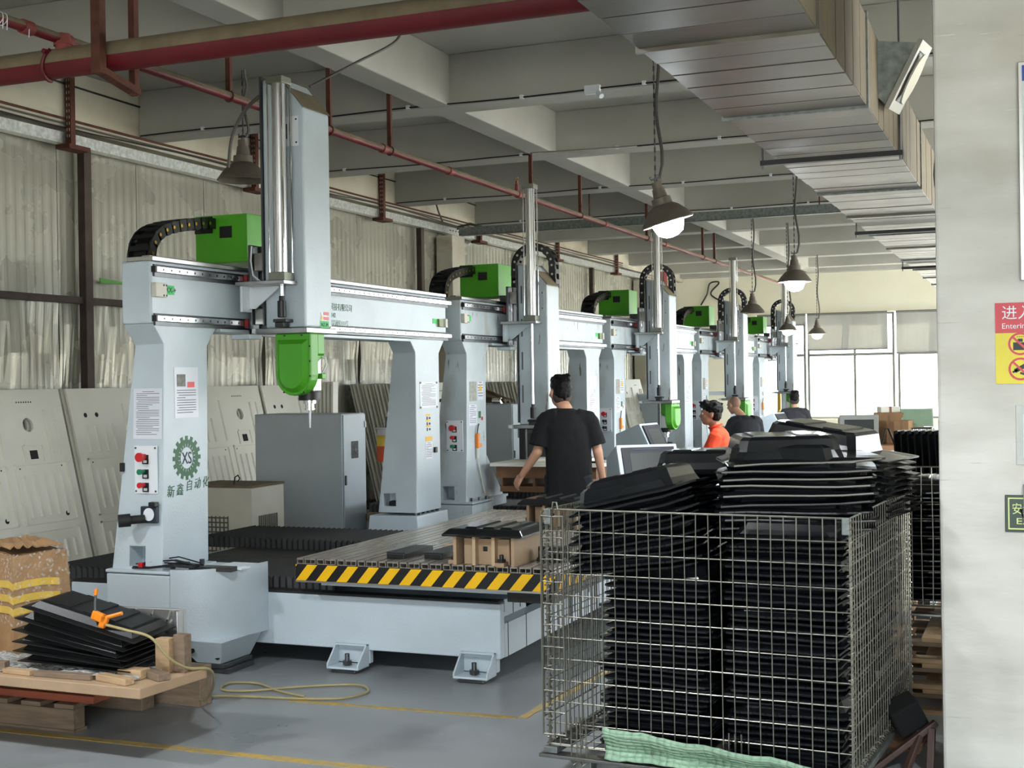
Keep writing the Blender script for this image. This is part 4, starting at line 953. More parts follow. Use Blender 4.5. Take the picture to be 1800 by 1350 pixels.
machine(4, mlab[4], 1.33, .95, tx=.38, P=paint_old, drop=-.07, buttons=(red, black, black), dirty=True)

# ------------------------------------------------------------------ moulded panels leaning on the foil wall
def panel_mesh(name, W_, H_, v=0):
    """Vacuum formed panel in its own plane: x across, z up, front towards -y."""
    m = MB(); T = .022
    hx, hz, hr = W_ * .70, H_ * .80, .06
    rect = []
    # plate with a round porthole: ring of quads from circle to the rectangle around it
    n = 24
    x0, x1, z0, z1 = hx - .16, hx + .16, hz - .16, hz + .16
    cir, sq = [], []
    for q in range(n):
        a = 2 * math.pi * q / n; c, s = math.cos(a), math.sin(a); k = 1 / max(abs(c), abs(s))
        cir.append((hx + hr * c, hz + hr * s)); sq.append((hx + .16 * c * k, hz + .16 * s * k))
    for yy in (0, T):
        m.add([(x, yy, z) for x, z in cir] + [(x, yy, z) for x, z in sq], [(q, (q + 1) % n, n + (q + 1) % n, n + q) for q in range(n)])
        m.add([(0, yy, 0), (W_, yy, 0), (W_, yy, z0), (0, yy, z0)], [(0, 1, 2, 3)]); m.add([(0, yy, z1), (W_, yy, z1), (W_, yy, H_), (0, yy, H_)], [(0, 1, 2, 3)])
        m.add([(0, yy, z0), (x0, yy, z0), (x0, yy, z1), (0, yy, z1)], [(0, 1, 2, 3)]); m.add([(x1, yy, z0), (W_, yy, z0), (W_, yy, z1), (x1, yy, z1)], [(0, 1, 2, 3)])
    m.add([(x, 0, z) for x, z in cir] + [(x, T, z) for x, z in cir], [(q, (q + 1) % n, n + (q + 1) % n, n + q) for q in range(n)])
    m.add([(0, 0, 0), (W_, 0, 0), (W_, 0, H_), (0, 0, H_), (0, T, 0), (W_, T, 0), (W_, T, H_), (0, T, H_)], [(0, 1, 5, 4), (1, 2, 6, 5), (2, 3, 7, 6), (3, 0, 4, 7)])
    def rib(x, za, zb): m.prism([(x - .012, 0), (x - .007, -.018), (x + .007, -.018), (x + .012, 0)], 'z', za, zb)
    for fx in (.10, .18, .26, .34): rib(W_ * fx, H_ * .62, H_ * .78)
    for fx in (.47, .84, .92): rib(W_ * fx, H_ * .62, H_ * (.90 if fx < .5 else .88))
    for (a, b, c, d) in ((.06, .47, .25, .585), (.53, .94, .25, .585), (.06, .47, -.10, .215), (.53, .94, -.10, .215)):
        xa, xb, za, zb = W_ * a, W_ * b, max(.02, H_ * c), H_ * d
        for (p, q, r_, s) in ((xa, xb, zb - .014, zb), (xa, xa + .012, za, zb), (xb - .012, xb, za, zb), (xa, xb, za, za + .012)): m.box(p, q, -.018, 0, r_, s)
        for g in range(5): rib(xa + (xb - xa) * (.16 + .17 * g), za + .06, zb - .10)
    for (p, q, r_, s) in ((x0 + .06, x1 - .06, z0 - .02, z0 - .005), (x0 + .04, x0 + .055, z0 - .16, z0 - .02), (x1 - .055, x1 - .04, z0 - .16, z0 - .02)): m.box(p, q, -.010, 0, r_, s)
    m.m = 1
    m.box(hx - .045, hx + .045, -.0015, -.0005, z0 - .135, z0 - .06)
    for (x, z) in ((W_ * .12, H_ * .84), (W_ * .22, H_ * .84), (W_ * .40, H_ * .29), (W_ * .87, H_ * .29), (W_ * .1, H_ * .56), (W_ * .43, H_ * .56), (W_ * .57, H_ * .56), (W_ * .9, H_ * .56)):
        rr = .022 if z > H_ * .8 or z < H_ * .3 else .007
        m.cyl((x, -.002, z), (x, -.0003, z), rr, n=12)
    for q in range(7): m.box(hx - .09 + q * .028, hx - .078 + q * .028, -.002, -.0005, z1 + .03, z1 + .042)
    return m.mesh(name, [abs_m, abs_d if False else M('hole_dark', (34, 34, 33), .8)])
pm = panel_mesh('moulded_panel', 1.50, 1.535)
def lean_stack(y0, n, label_front, label_back, W_=1.5, x_bot=-7.63, pitch=.045, grp='moulded panels along the foil wall'):
    for i in range(n):
        o = link('leaning_sheet', pm)
        th = R(13.5)
        # panel x axis along +Y, z up the lean, front facing +X
        xb = x_bot - pitch * i
        ex = Vector((0, 1, 0)); ez = Vector((-math.sin(th), 0, math.cos(th))); ey = ez.cross(ex)
        mt = Matrix((ex, ey, ez)).transposed().to_4x4(); mt.translation = Vector((xb, y0 - .012 * (i % 3) - (.01 if i else 0), .10))
        if W_ != 1.5: mt = mt @ Matrix.Diagonal((W_ / 1.5, 1, 1, 1))
        o.matrix_world = mt
        tag(o, label_front if i == 0 else nth(i + 1) + ' sheet from the front, ' + label_back, 'panel', grp)
def runner(y0, y1, label, x0=-8.05, x1=-7.3):
    t = thing('timber_runner', label, 'timber')
    for x in (x0, x1 - .12): B(x, x + .12, y0, y1, 0, .095).build('batten', woodd, t, bevel=.004)
for q, (y, w) in enumerate(((7.62, 'leftmost, beside the wrapped carton'), (9.22, 'left of the nearest near column'), (10.76, 'right of the nearest near column'), (12.33, 'behind the green spindle head'))):
    lean_stack(y, 5, 'front white moulded panel of the leaning stack ' + w, 'white panel stack ' + w)
    runner(y - .02, y + 1.5, 'timber battens under the white panel stack ' + w)
lean_stack(14.55, 16, 'outermost white panel of the thick edge-on stack behind the grey cabinet', 'thick edge-on white panel stack behind the grey cabinet', 1.3, x_bot=-6.95, pitch=.052)
runner(14.5, 15.9, 'timber battens under the thick edge-on panel stack', x1=-6.9)
lean_stack(18.3, 14, 'outermost white panel of the edge-on stack behind the second machine', 'edge-on white panel stack behind the second machine', 1.3, x_bot=-6.95, pitch=.052)
runner(18.2, 19.7, 'timber battens under the panel stack behind the second machine', x1=-6.9)
lean_stack(22.2, 14, 'outermost white panel of the edge-on stack behind the third machine', 'edge-on white panel stack behind the third machine', 1.3, x_bot=-6.6, pitch=.055)
runner(22.1, 23.6, 'timber battens under the panel stack behind the third machine', x1=-6.5)
# upright offcut boards beside the cabinet
for i in range(6):
    o = B(-.012, .012, 0, .10, 0, 1.62).build('board_strip', abs_m, None)
    o.location = (-6.90 + .045 * i, 11.55, 0); o.rotation_euler = (R(-2), 0, 0)
    tag(o, nth(i + 1) + ' tall pale board strip from the left, above the nearest grey cabinet', 'board', 'tall pale strips behind the cabinet')
# ------------------------------------------------------------------ electrical cabinets, chillers
def cabinet(k, label, dx=0):
    t = thing('control_cabinet', label, 'cabinet', (-6.93 + dx, 10.58 + 4.17 * k, 0), group='grey electrical cabinets behind the routers')
    MB().box(0, .94, 0, .44, .08, 1.32).build('body', cab_m, t, bevel=.008)
    MB().box(.05, .90, .04, .40, 0, .08).build('plinth', dsteel, t)
    B(.9405, .952, .012, .43, .10, 1.31).build('door', cab_m, t, bevel=.003)
    f = MB().box(.9525, .957, .15, .28, .90, 1.06).build('fan_frame', black, t, bevel=.003)
    m = MB()
    for q in range(8): m.cbox((.958, .215 + .026 * math.cos(q * math.pi / 4), .98 + .032 * math.sin(q * math.pi / 4)), (.003, .05, .006), (q * math.pi / 4, 0, 0))
    m.cyl((.957, .215, .98), (.961, .215, .98), .016, n=10)
    m.build('fan_grille', dsteel, f)
    for z in (.3, 1.18): B(.9525, .962, .405, .428, z, z + .06).build('hinge', steel, t)
    B(.9525, .965, .02, .04, .66, .75).build('door_latch', dsteel, t)
    return t
cabinet(0, 'nearest grey electrical cabinet between the two columns of the first router')
cabinet(1, 'grey electrical cabinet with brown cables heaped on top, beyond the second near column')
cabinet(2, 'grey electrical cabinet seen between the second and third routers')
cabinet(3, 'grey electrical cabinet behind the third router, mostly hidden')
t = thing('water_chiller', 'beige chiller box with a grille, left of the nearest grey cabinet', 'chiller', (-6.78, 9.28, 0))
MB().box(0, .66, 0, .50, .06, .74).build('body', beige, t, bevel=.008)
MB().box(.03, .63, .03, .47, 0, .06).build('plinth', dsteel, t); B(-.005, .665, -.005, .505, .741, .76).build('lid', dust, t, bevel=.003)
m = MB()
for q in range(9): m.box(.22, .42, -.006, -.0005, .16 + q * .04, .172 + q * .04)
for q in range(6): m.box(.22 + q * .04, .228 + q * .04, -.008, -.0005, .15, .50)
m.build('front_grille', M('grille_dark', (92, 90, 82), .6), t)
m = MB()
for q in range(10): m.box(.6605, .666, .10 + q * .03, .115 + q * .03, .15, .5)
m.build('side_louvres', M('grille_dark', (92, 90, 82), .6), t)
MB().tube([(.42, .1, .76), (.43, .1, .82), (.46, .1, .84), (.48, .1, .81), (.455, .1, .785)], .006, 5).build('hook', black, t)
t = thing('hose_heap', 'heap of brown twisted hoses lying on top of the second grey cabinet', 'hoses', (-6.55, 14.95, 1.32))
rn = random.Random(11)
for q in range(9):
    m = MB(); z0 = .025 + .018 * q; y0 = rn.uniform(-.12, .12)
    m.tube([(-.45 + .09 * j, y0 + .06 * math.sin(j * .9 + q), .025 + (z0 - .02) * math.sin(math.pi * (j + .5) / 11) + .006 * rn.random()) for j in range(11)], .02, 7)
    m.build('hose', M('brown_hose', (104, 90, 70), .7, var=.2), t, smooth=True)
MB().cyl((.3, -.16, .04), (.42, -.18, .04), .035, n=12).build('hose_fitting', chrome, t, smooth=True)
t = thing('hanging_canister', 'yellow and orange canister with a black strap behind the far column', 'canister', (-5.13, 9.80, .94))
MB().lathe([(.001, 0), (.075, 0), (.078, .02), (.078, .13)], n=18).build('lower_half', M('canister_orange', (188, 74, 34), .4), t, smooth=True)
MB().lathe([(.078, .1301), (.078, .21), (.07, .22)], n=18).build('middle_band', M('canister_yellow', (206, 178, 62), .4), t, smooth=True)
MB().lathe([(.07, .2201), (.07, .27), (.085, .275), (.085, .285), (.001, .286)], n=18).build('rim', M('canister_pale', (186, 188, 190), .4), t, smooth=True)
MB().tube([(.02, 0, .28), (.03, 0, .36), (.12, 0, .42)], .022, 6).tube([(.12, 0, .42), (.26, -.12, .47)], .012, 6).build('strap', black, t)
# shelf rails seen through the rear routers
for i, (x, y, z, L, lab) in enumerate(((-6.6, 17.9, 1.38, 1.6, 'white metal rack shelf behind the second router, above the cabinet'), (-6.2, 22.0, 1.30, 2.2, 'white metal rack shelf behind the third router'))):
    t = thing('wall_rack', lab, 'rack', (x, y, 0))
    for zz in (z, z - .6): MB().box(0, L * .6, 0, .4, zz, zz + .06).build('shelf', white, t)
    for xx in (0, L * .6 - .04):
        for yy in (0, .36): B(xx, xx + .04, yy, yy + .04, 0, z + .3).build('upright', galvd, t)
# ------------------------------------------------------------------ on the router tables
def fixture(loc, label, part_label, s=1.0, rot=0):
    t = thing('work_fixture', label, 'fixture', loc, (0, 0, rot), group='wooden work fixtures')
    m = MB()
    for y in (-.16, .14): m.box(-.13, .13, y, y + .02, .0, .135).build('cross_panel', mdf, t); m = MB()
    for x in (-.165, -.055, .055, .165): MB().box(x - .009, x + .009, -.205, .20, 0, .15).build('rib_panel', mdf_l if abs(x) < .1 else mdf, t)
    for x, y in ((-.215, -.18), (.075, -.23), (-.215, .14), (.175, .16)):
        f = MB().box(x, x + .05, y, y + .06, 0, .02).build('clamp_foot', mdf, t)
        MB().cyl((x + .025, y + .03, .02), (x + .025, y + .03, .06), .012, n=8).cyl((x + .025, y + .03, .02), (x + .025, y + .03, .036), .024, n=6).build('clamp_bolt', black, f)
    B(-.02, .005, -.1615, -.1605, .07, .095).build('hole', black, t)
    p = thing('moulded_part', part_label, 'moulded part', (loc[0], loc[1], loc[2] + .151), (0, 0, rot), group='black parts on the fixtures')
    MB().rloft([(0, -.235, .235, -.235, .235), (.012, -.23, .23, -.23, .23), (.035, -.205, .205, -.2, .2), (.04, -.19, .19, -.19, .19)]).build('shell', gloss, p, bevel=.008)
    for x in (-.12, -.02, .08): MB().rloft([(.0402, x, x + .07, -.17, .17), (.048, x + .01, x + .06, -.16, .16)]).build('ridge', gloss, p)
TZ = .633
fixture((-2.73, 6.50, TZ), 'nearer pale MDF fixture standing at the front edge of the first table', 'shiny black moulded part on the nearer MDF fixture of the first table')
fixture((-2.98, 8.20, TZ), 'farther pale MDF fixture behind it on the first table', 'shiny black moulded part on the farther MDF fixture of the first table')
for (x, y, a, lab) in ((-3.30, 6.58, 14, 'left black clamping bar lying on the first table'), (-3.09, 6.62, 14, 'right black clamping bar lying on the first table')):
    t = thing('clamp_bar', lab, 'clamp bar', (x, y, TZ), (0, 0, R(a) * -.2))
    B(-.055, .055, -.17, .17, 0, .03).build('bar', black, t, bevel=.004); B(-.06, .06, -.165, .165, .0302, .036).build('pad', matblk, t, bevel=.003)
t = thing('offcut_block', 'small pale wood block between the two black clamp bars', 'wood block', (-3.17, 6.86, TZ)); B(-.04, .04, -.02, .02, 0, .03).build('block', mdf_l, t, bevel=.003)
t = thing('hose_clamp', 'dark round clamp at the right edge of the first table', 'clamp', (-2.42, 6.55, TZ)); MB().cyl((-.1, 0, .04), (.06, .06, .04), .038, n=12).box(-.1, .06, -.03, .07, 0, .02).build('body', black, t, bevel=.004)
t = thing('air_duster', 'orange air gun hanging upright on the third table', 'air gun', (-3.12, 14.72, .62)); MB().box(-.02, .02, -.03, .03, .0, .18).box(-.05, .05, -.02, .02, .10, .16).build('body', orange, t, bevel=.006); MB().tube([(0, 0, .18), (-.03, 0, .24), (-.05, 0, .29)], .005, 5).build('nozzle', dsteel, t)
t = thing('plywood_jig', 'long brown plywood jig on the second table behind the man in black', 'jig', (-3.99, 10.66, TZ))
MB().box(-.42, .42, -.10, .42, 0, .05).build('base_board', M('plywood', (120, 84, 56), .7), t)
for x in (-.42, -.28, -.12, .04, .22, .40): B(x, x + .018, -.08, .40, .051, .22).build('rib_panel', M('plywood', (120, 84, 56), .7), t)
B(-.46, .46, -.085, -.065, .12, .22).build('front_board', M('plywood', (120, 84, 56), .7), t)
t = thing('moulded_sheet', 'pale cream moulded sheet clamped on the brown plywood jig', 'moulded sheet', (-3.99, 10.66, TZ + .222))
MB().box(-.5, .52, -.14, .44, 0, .02).box(-.5, .52, -.14, .44, .0201, .03).build('sheet', abs_m, t, bevel=.006); B(-.2, .35, .05, .30, .0305, .06).build('raised_field', abs_m, t, bevel=.01); B(.28, .5, -.05, .03, .031, .045).build('dark_insert', black, t)
# ------------------------------------------------------------------ operator consoles
def console(loc, rot, label, h=1.10):
    t = thing('operator_console', label, 'console', loc, (0, 0, rot), group='operator consoles')
    MB().prism([(-.22, 0), (.22, 0), (.22, .58 * h), (.12, .66 * h), (-.02, h), (-.22, h)], 'x', -.26, .26).v
    m = MB(); m.v = []; m.f = []; m.mi = []
    m.prism([(.2, .0), (-.16, .0), (-.16, .55 * h), (-.24, .70 * h), (-.08, h), (.2, h * .9)], 'x', -.24, .24)
    m.build('body', paint, t, bevel=.008)
    a = Vector((0, -.24, .70 * h)); b = Vector((0, -.08, h)); d = (b - a); L = d.length; d.normalize(); n = Vector((0, -d.z, d.y))
    T = Matrix.Translation(a) @ Matrix((Vector((1, 0, 0)), d, -n if False else Vector((1, 0, 0)).cross(d))).transposed().to_4x4()
    bz = B(-.21, .21, .03, L - .03, .0005, .02); bz.v = [tuple(T @ Vector(v)) for v in bz.v]; f = bz.build('bezel', M('console_bezel', (58, 60, 64), .6, spec=.2), t, bevel=.004)
    s = B(-.15, .15, .08, L - .08, .0205, .0225); s.v = [tuple(T @ Vector(v)) for v in s.v]; s.build('screen', screen, f)
    s = B(-.12, .10, L - .055, L - .045, .0205, .022); s.v = [tuple(T @ Vector(v)) for v in s.v]; s.build('button_strip', ink, f)
    return t
console((-2.86, 9.72, 0), R(34), 'nearest operator console, its grey screen facing the viewer over the trays', 1.10)
console((-4.05, 13.72, 0), R(82), 'operator console turned sideways beneath the third green head', 1.12)
console((-4.20, 22.08, 0), R(78), 'farthest operator console, beside the seated man in charcoal at the end', 1.0)
# ------------------------------------------------------------------ pallets, board and pile at the lower left
def pallet(name, loc, label, w, d, n=6, mat=wood, rot=0, blocks=True, h=.13):
    t = thing(name, label, 'pallet', loc, (0, 0, rot))
    bw = w / n * .62
    for i in range(n): B(i * (w - bw) / (n - 1), i * (w - bw) / (n - 1) + bw, 0, d, h - .022, h).build('deck_plank', mat, t, bevel=.003)
    for y in (0, d / 2 - .04, d - .08): B(.002, w - .002, y, y + .08, h * .0 + .012, h - .0225).build('stringer', mat, t, bevel=.003)
    for y in (0, d / 2 - .04, d - .08): B(0, w, y, y + .09, 0, .0118).build('bottom_plank', mat, t)
    return t
pallet('wooden_pallet', (-5.47, 4.84, 0), 'weathered wooden pallet on the yellow line at the lower left', 1.29, .95, 7, woodd)
t = thing('pallet_runner', 'thick timber block bearing the board behind the low pallet', 'timber', (-4.60, 5.32, 0)); B(-.6, .47, -.05, .05, 0, .215).build('beam', woodd, t, bevel=.005)
t = thing('pallet_runner', 'second timber block on the floor behind the far right corner of the board', 'timber', (-4.0, 5.48, 0)); B(-.22, .10, -.05, .05, 0, .2).build('beam', woodd, t, bevel=.005)
t = thing('red_brown_plank', 'flat red brown plank lying on the low pallet', 'plank', (-4.72, 5.04, .131)); B(-.72, .62, -.16, .16, 0, .035).build('plank', redwood, t, bevel=.003)
t = thing('timber_bearer', 'square grey timber under the big MDF board', 'timber', (-4.80, 5.12, .1665)); B(-.6, .55, -.07, .07, 0, .130).build('bearer', woodd, t, bevel=.004); B(.56, .62, -.16, .10, 0, .130).build('end_block', M('dark_block', (64, 56, 50), .8), t)
t = thing('timber_bearer', 'short timber bearer under the far edge of the MDF board', 'timber', (-4.3, 5.36, .2155)); B(-.6, .2, -.05, .05, 0, .081).build('bearer', woodd, t, bevel=.004)
BZ = .297
t = thing('mdf_sheet', 'large bare MDF board carrying the carton and the black parts', 'board', (-5.6, 4.62, BZ)); 
MB().prism([(0, -.13), (2.10, -.165), (2.13, .265), (1.62, .27), (1.62, .80), (.0, .80)], 'z', 0, .045).build('board', mdf, t, bevel=.004)
BT = BZ + .0455
t = thing('bubble_wrap', 'crumpled clear bubble wrap lying under the black parts', 'bubble wrap', (-4.05, 4.68, BT))
m = MB(); nx, ny = 34, 16; rows = []
for j in range(ny + 1):
    rows.append([(-.55 + 1.0 * i / nx, -.16 + .42 * j / ny, .006 + .035 * abs(noise.noise((i * .30, j * .35, 2.0))) + (.02 * abs(noise.noise((i * .8, j * .8, 1))) if i > 20 else 0)) for i in range(nx + 1)])
for j in range(ny):
    for i in range(nx): m.add([rows[j][i], rows[j][i + 1], rows[j + 1][i + 1], rows[j + 1][i]], [(0, 1, 2, 3)])
o = m.build('film_sheet', wrap_m, t, smooth=True, fix=False); sm = o.modifiers.new('t', 'SOLIDIFY'); sm.thickness = .003
# wrapped carton
t = thing('wrapped_carton', 'crumpled brown carton in stretch film with three yellow tape bands', 'carton', (-4.64, 5.03, BT), (0, 0, R(64)))
cw, cdp, ch = .28, .48, .47
m = MB(); rings = []
rn = random.Random(5)
NZ = 14
for j in range(NZ + 1):
    z = ch * j / NZ; ring = []
    for side in range(4):
        for q in range(10):
            u = q / 10
            x, y = ((-cw / 2 + cw * u, -cdp / 2), (cw / 2, -cdp / 2 + cdp * u), (cw / 2 - cw * u, cdp / 2), (-cw / 2, cdp / 2 - cdp * u))[side]
            nn = .022 * noise.noise((x * 6 + side, y * 6, z * 6)) + .012 * noise.noise((x * 16, y * 16 + side, z * 16))
            s = 1 - .05 * (z / ch) ** 2
            ring.append((x * s * (1 + nn * 2), y * s * (1 + nn * 2), z + .02 * noise.noise((x * 5, y * 5, 3)) * (z / ch)))
    rings.append(ring)
m.loft(rings, caps=True)
m.build('box', card, t)
def band(z, h, mt, nm, g=1.012, u0=0, u1=40):
    m = MB(); rr = []
    for zz in (z, z + h):
        jf = zz / ch * NZ; j = int(jf); f = jf - j
        rr.append([((a[0] * (1 - f) + b2[0] * f) * g, (a[1] * (1 - f) + b2[1] * f) * g, zz + .012 * math.sin(i * .35)) for i, (a, b2) in enumerate(zip(rings[j], rings[j + 1]))])
    n = 40
    for i in range(u0, u1): m.add([rr[0][i % n], rr[0][(i + 1) % n], rr[1][(i + 1) % n], rr[1][i % n]], [(0, 1, 2, 3)])
    o = m.build(nm, mt, t, fix=False); sm = o.modifiers.new('t', 'SOLIDIFY'); sm.thickness = .002; sm.offset = 1
for z in (.19, .245, .31): band(z, .034, tapey, 'tape_band', 1.02, 0, 8 if z > .2 else 7); band(z - .004, .034, tapey, 'tape_band', 1.02, 29, 40)
m = MB(); rr = []
for j in range(4, NZ + 1):
    rr.append([(x * 1.03 + .008 * noise.noise((x * 25, y * 25, z * 12)), y * 1.03 + .012 * noise.noise((x * 25 + 5, y * 25, z * 12)), z + .008) for x, y, z in rings[j]])
m.loft(rr, caps=False); o = m.build('stretch_film', film, t, smooth=True, fix=False)
t2 = thing('carton_flap', 'loose piece of brown carton crushed on top of the wrapped carton', 'carton', (-4.64, 5.03, BT + ch + .022), (0, 0, R(60)))
m = MB(); rows = []
for j in range(7): rows.append([(-.13 + .26 * i / 12, -.22 + .44 * j / 6, .012 + .03 * abs(noise.noise((i * .5, j * .6, 9)))) for i in range(13)])
for j in range(6):
    for i in range(12): m.add([rows[j][i], rows[j][i + 1], rows[j + 1][i + 1], rows[j + 1][i]], [(0, 1, 2, 3)])
o = m.build('flap', card, t2, fix=False); sm = o.modifiers.new('t', 'SOLIDIFY'); sm.thickness = .006
# pile of black moulded shells
def shell_mesh(w, d, h, name):
    m = MB(); m.rloft([(0, -w / 2, w / 2, -d / 2, d / 2), (.004, -w / 2, w / 2, -d / 2, d / 2), (.008, -w / 2 + .03, w / 2 - .03, -d / 2 + .03, d / 2 - .03), (h, -w / 2 + .055, w / 2 - .05, -d / 2 + .05, d / 2 - .05), (h + .004, -w / 2 + .07, w / 2 - .065, -d / 2 + .07, d / 2 - .07)])
    for x in (-.2, 0, .2): m.cbox((x * w, 0, h + .006), (w * .08, d * .6, .008))
    return m.mesh(name, matblk)
sm_ = shell_mesh(.58, .34, .035, 'black_shell')
for i, (x, y, z, ry, rz, lab) in enumerate(((-3.90, 4.83, .045, 2, 4, 'lowest'), (-3.92, 4.82, .078, 4, 2, 'second from the bottom'), (-3.93, 4.83, .110, 6, 5, 'third from the bottom'), (-3.93, 4.82, .145, 9, 0, 'fourth from the bottom'), (-3.92, 4.83, .183, 12, 3, 'second from the top'), (-3.88, 4.83, .228, 14, 6, 'topmost, carrying the air gun'))):
    o = link('black_shell', sm_); o.location = (x - .05, y - .10, BT + z); o.rotation_euler = (R(2), R(ry), R(rz))
    tag(o, 'dull black shell in the pile on the MDF board, ' + lab, 'moulded part', 'black shells on the MDF board')
t = thing('air_gun', 'orange air blow gun lying on the pile of black shells', 'air gun', (-3.82, 4.60, BT + .235), (0, R(20), R(10)))
MB().box(-.045, .035, -.014, .014, .0, .04).box(.0, .03, -.014, .014, -.02, .04).build('body', orange, t, bevel=.007)
MB().tube([(.02, 0, .03), (.05, 0, .05), (.085, 0, .075)], .009, 6).build('trigger', orange, t, smooth=True); MB().tube([(-.035, 0, .03), (-.05, 0, .07), (-.06, 0, .115)], .006, 6).build('nozzle', dsteel, t, smooth=True); MB().cyl((-.058, 0, .105), (-.063, 0, .13), .009, n=8).build('tip', orange, t)
cable('air_hose', [(-3.79, 4.60, BT + .225), (-3.70, 4.63, BT + .20), (-3.60, 4.66, BT + .17), (-3.54, 4.70, BT + .08), (-3.50, 4.78, BT + .02), (-3.47, 4.90, BT - .01), (-3.55, 5.05, .24), (-3.75, 5.28, .09), (-3.98, 5.52, .012), (-3.95, 5.63, .009), (-3.75, 5.68, .009), (-3.5, 5.72, .009), (-3.30, 5.80, .009), (-3.25, 5.97, .009), (-3.38, 6.08, .009), (-3.62, 5.96, .009), (-3.85, 5.78, .009), (-4.0, 5.76, .009), (-4.05, 5.90, .009), (-3.9, 5.94, .009), (-3.7, 5.83, .009), (-3.5, 5.76, .009)], .0065, hosem, 'clear yellowish air hose trailing from the air gun across the floor', 'hose', 8)
t = thing('aluminium_cover', 'bent shiny aluminium cover standing behind the black shells', 'metal cover', (-3.90, 4.93, BT), (0, 0, R(4)))
MB().box(-.26, .26, 0, .03, .0, .24).box(.255, .262, -.05, .0, .12, .24).build('plate', alu, t, bevel=.003)
m = MB()
for x in (-.02, .08, .17): m.tube([(x, -.006, .16), (x + .02, -.02, .19), (x + .03, -.006, .235)], .006, 5)
m.build('clips', chrome, t, kind='stuff')
for i, (x, y, z, dx, dy, dz, rz, lab) in enumerate(((-3.60, 4.76, 0, .07, .05, .15, 4, 'upright wood block, left of the pair behind the hose'), (-3.53, 4.79, 0, .06, .05, .165, -3, 'upright wood block, right of the pair behind the hose'), (-3.66, 4.62, 0, .12, .07, .04, 3, 'flat pale block in front of the upright blocks'), (-3.56, 4.64, 0, .15, .06, .03, -25, 'slanted flat block on the right corner of the MDF board'), (-3.68, 4.52, 0, .20, .05, .028, -14, 'flat wood strip at the front right edge of the MDF board'), (-3.95, 4.52, 0, .30, .04, .024, 2, 'long brown strip along the front edge of the MDF board'), (-4.20, 4.52, 0, .16, .04, .022, -3, 'reddish strip at the front edge below the carton'), (-4.33, 4.54, 0, .08, .04, .045, 10, 'small upright offcut at the left of the front edge'))):
    t = thing('wood_offcut', lab, 'wood block', (x, y, BT), (0, 0, R(rz))); B(-dx / 2, dx / 2, -dy / 2, dy / 2, 0, dz).build('block', wood if i % 2 == 0 else redwood if i == 6 else woodd, t, bevel=.003)

# ------------------------------------------------------------------ wire mesh cages with black trays
def wire_panel(t, name, P0, ux, uz, L, H, px=.048, pz=.088, r=.0024, edge=.004):
    P0 = Vector(P0); ux = Vector(ux); uz = Vector(uz); nrm = ux.cross(uz)
    m = MB(); n = int(round(L / px)); k = int(round(H / pz))
    for i in range(n + 1):
        a = P0 + ux * (L * i / n) + nrm * .004; rr = edge if i in (0, n) else r
        j = .004 * math.sin(i * 2.3)
        m.tube([a, a + uz * H * .5 + ux * j, a + uz * H], rr, 5)
    for i in range(k + 1):
        a = P0 + uz * (H * i / k); m.tube([a, a + ux * L * .5 + uz * (.003 * math.sin(i * 1.7)), a + ux * L], edge if i in (0, k) else r, 5)
    return m.build(name, wirem, t, kind='stuff', smooth=True)
def spiral(t, name, a, b, r=.012, w=.0022, turns=40):
    a, b = Vector(a), Vector(b); d = (b - a); q = d.to_track_quat('Z', 'Y').to_matrix()
    return MB().tube([a + d * (i / (turns * 7)) + q @ Vector((r * math.cos(i * 2 * math.pi / 7), r * math.sin(i * 2 * math.pi / 7), 0)) for i in range(turns * 7 + 1)], w, 4).build(name, wirem, t, kind='stuff', smooth=True)
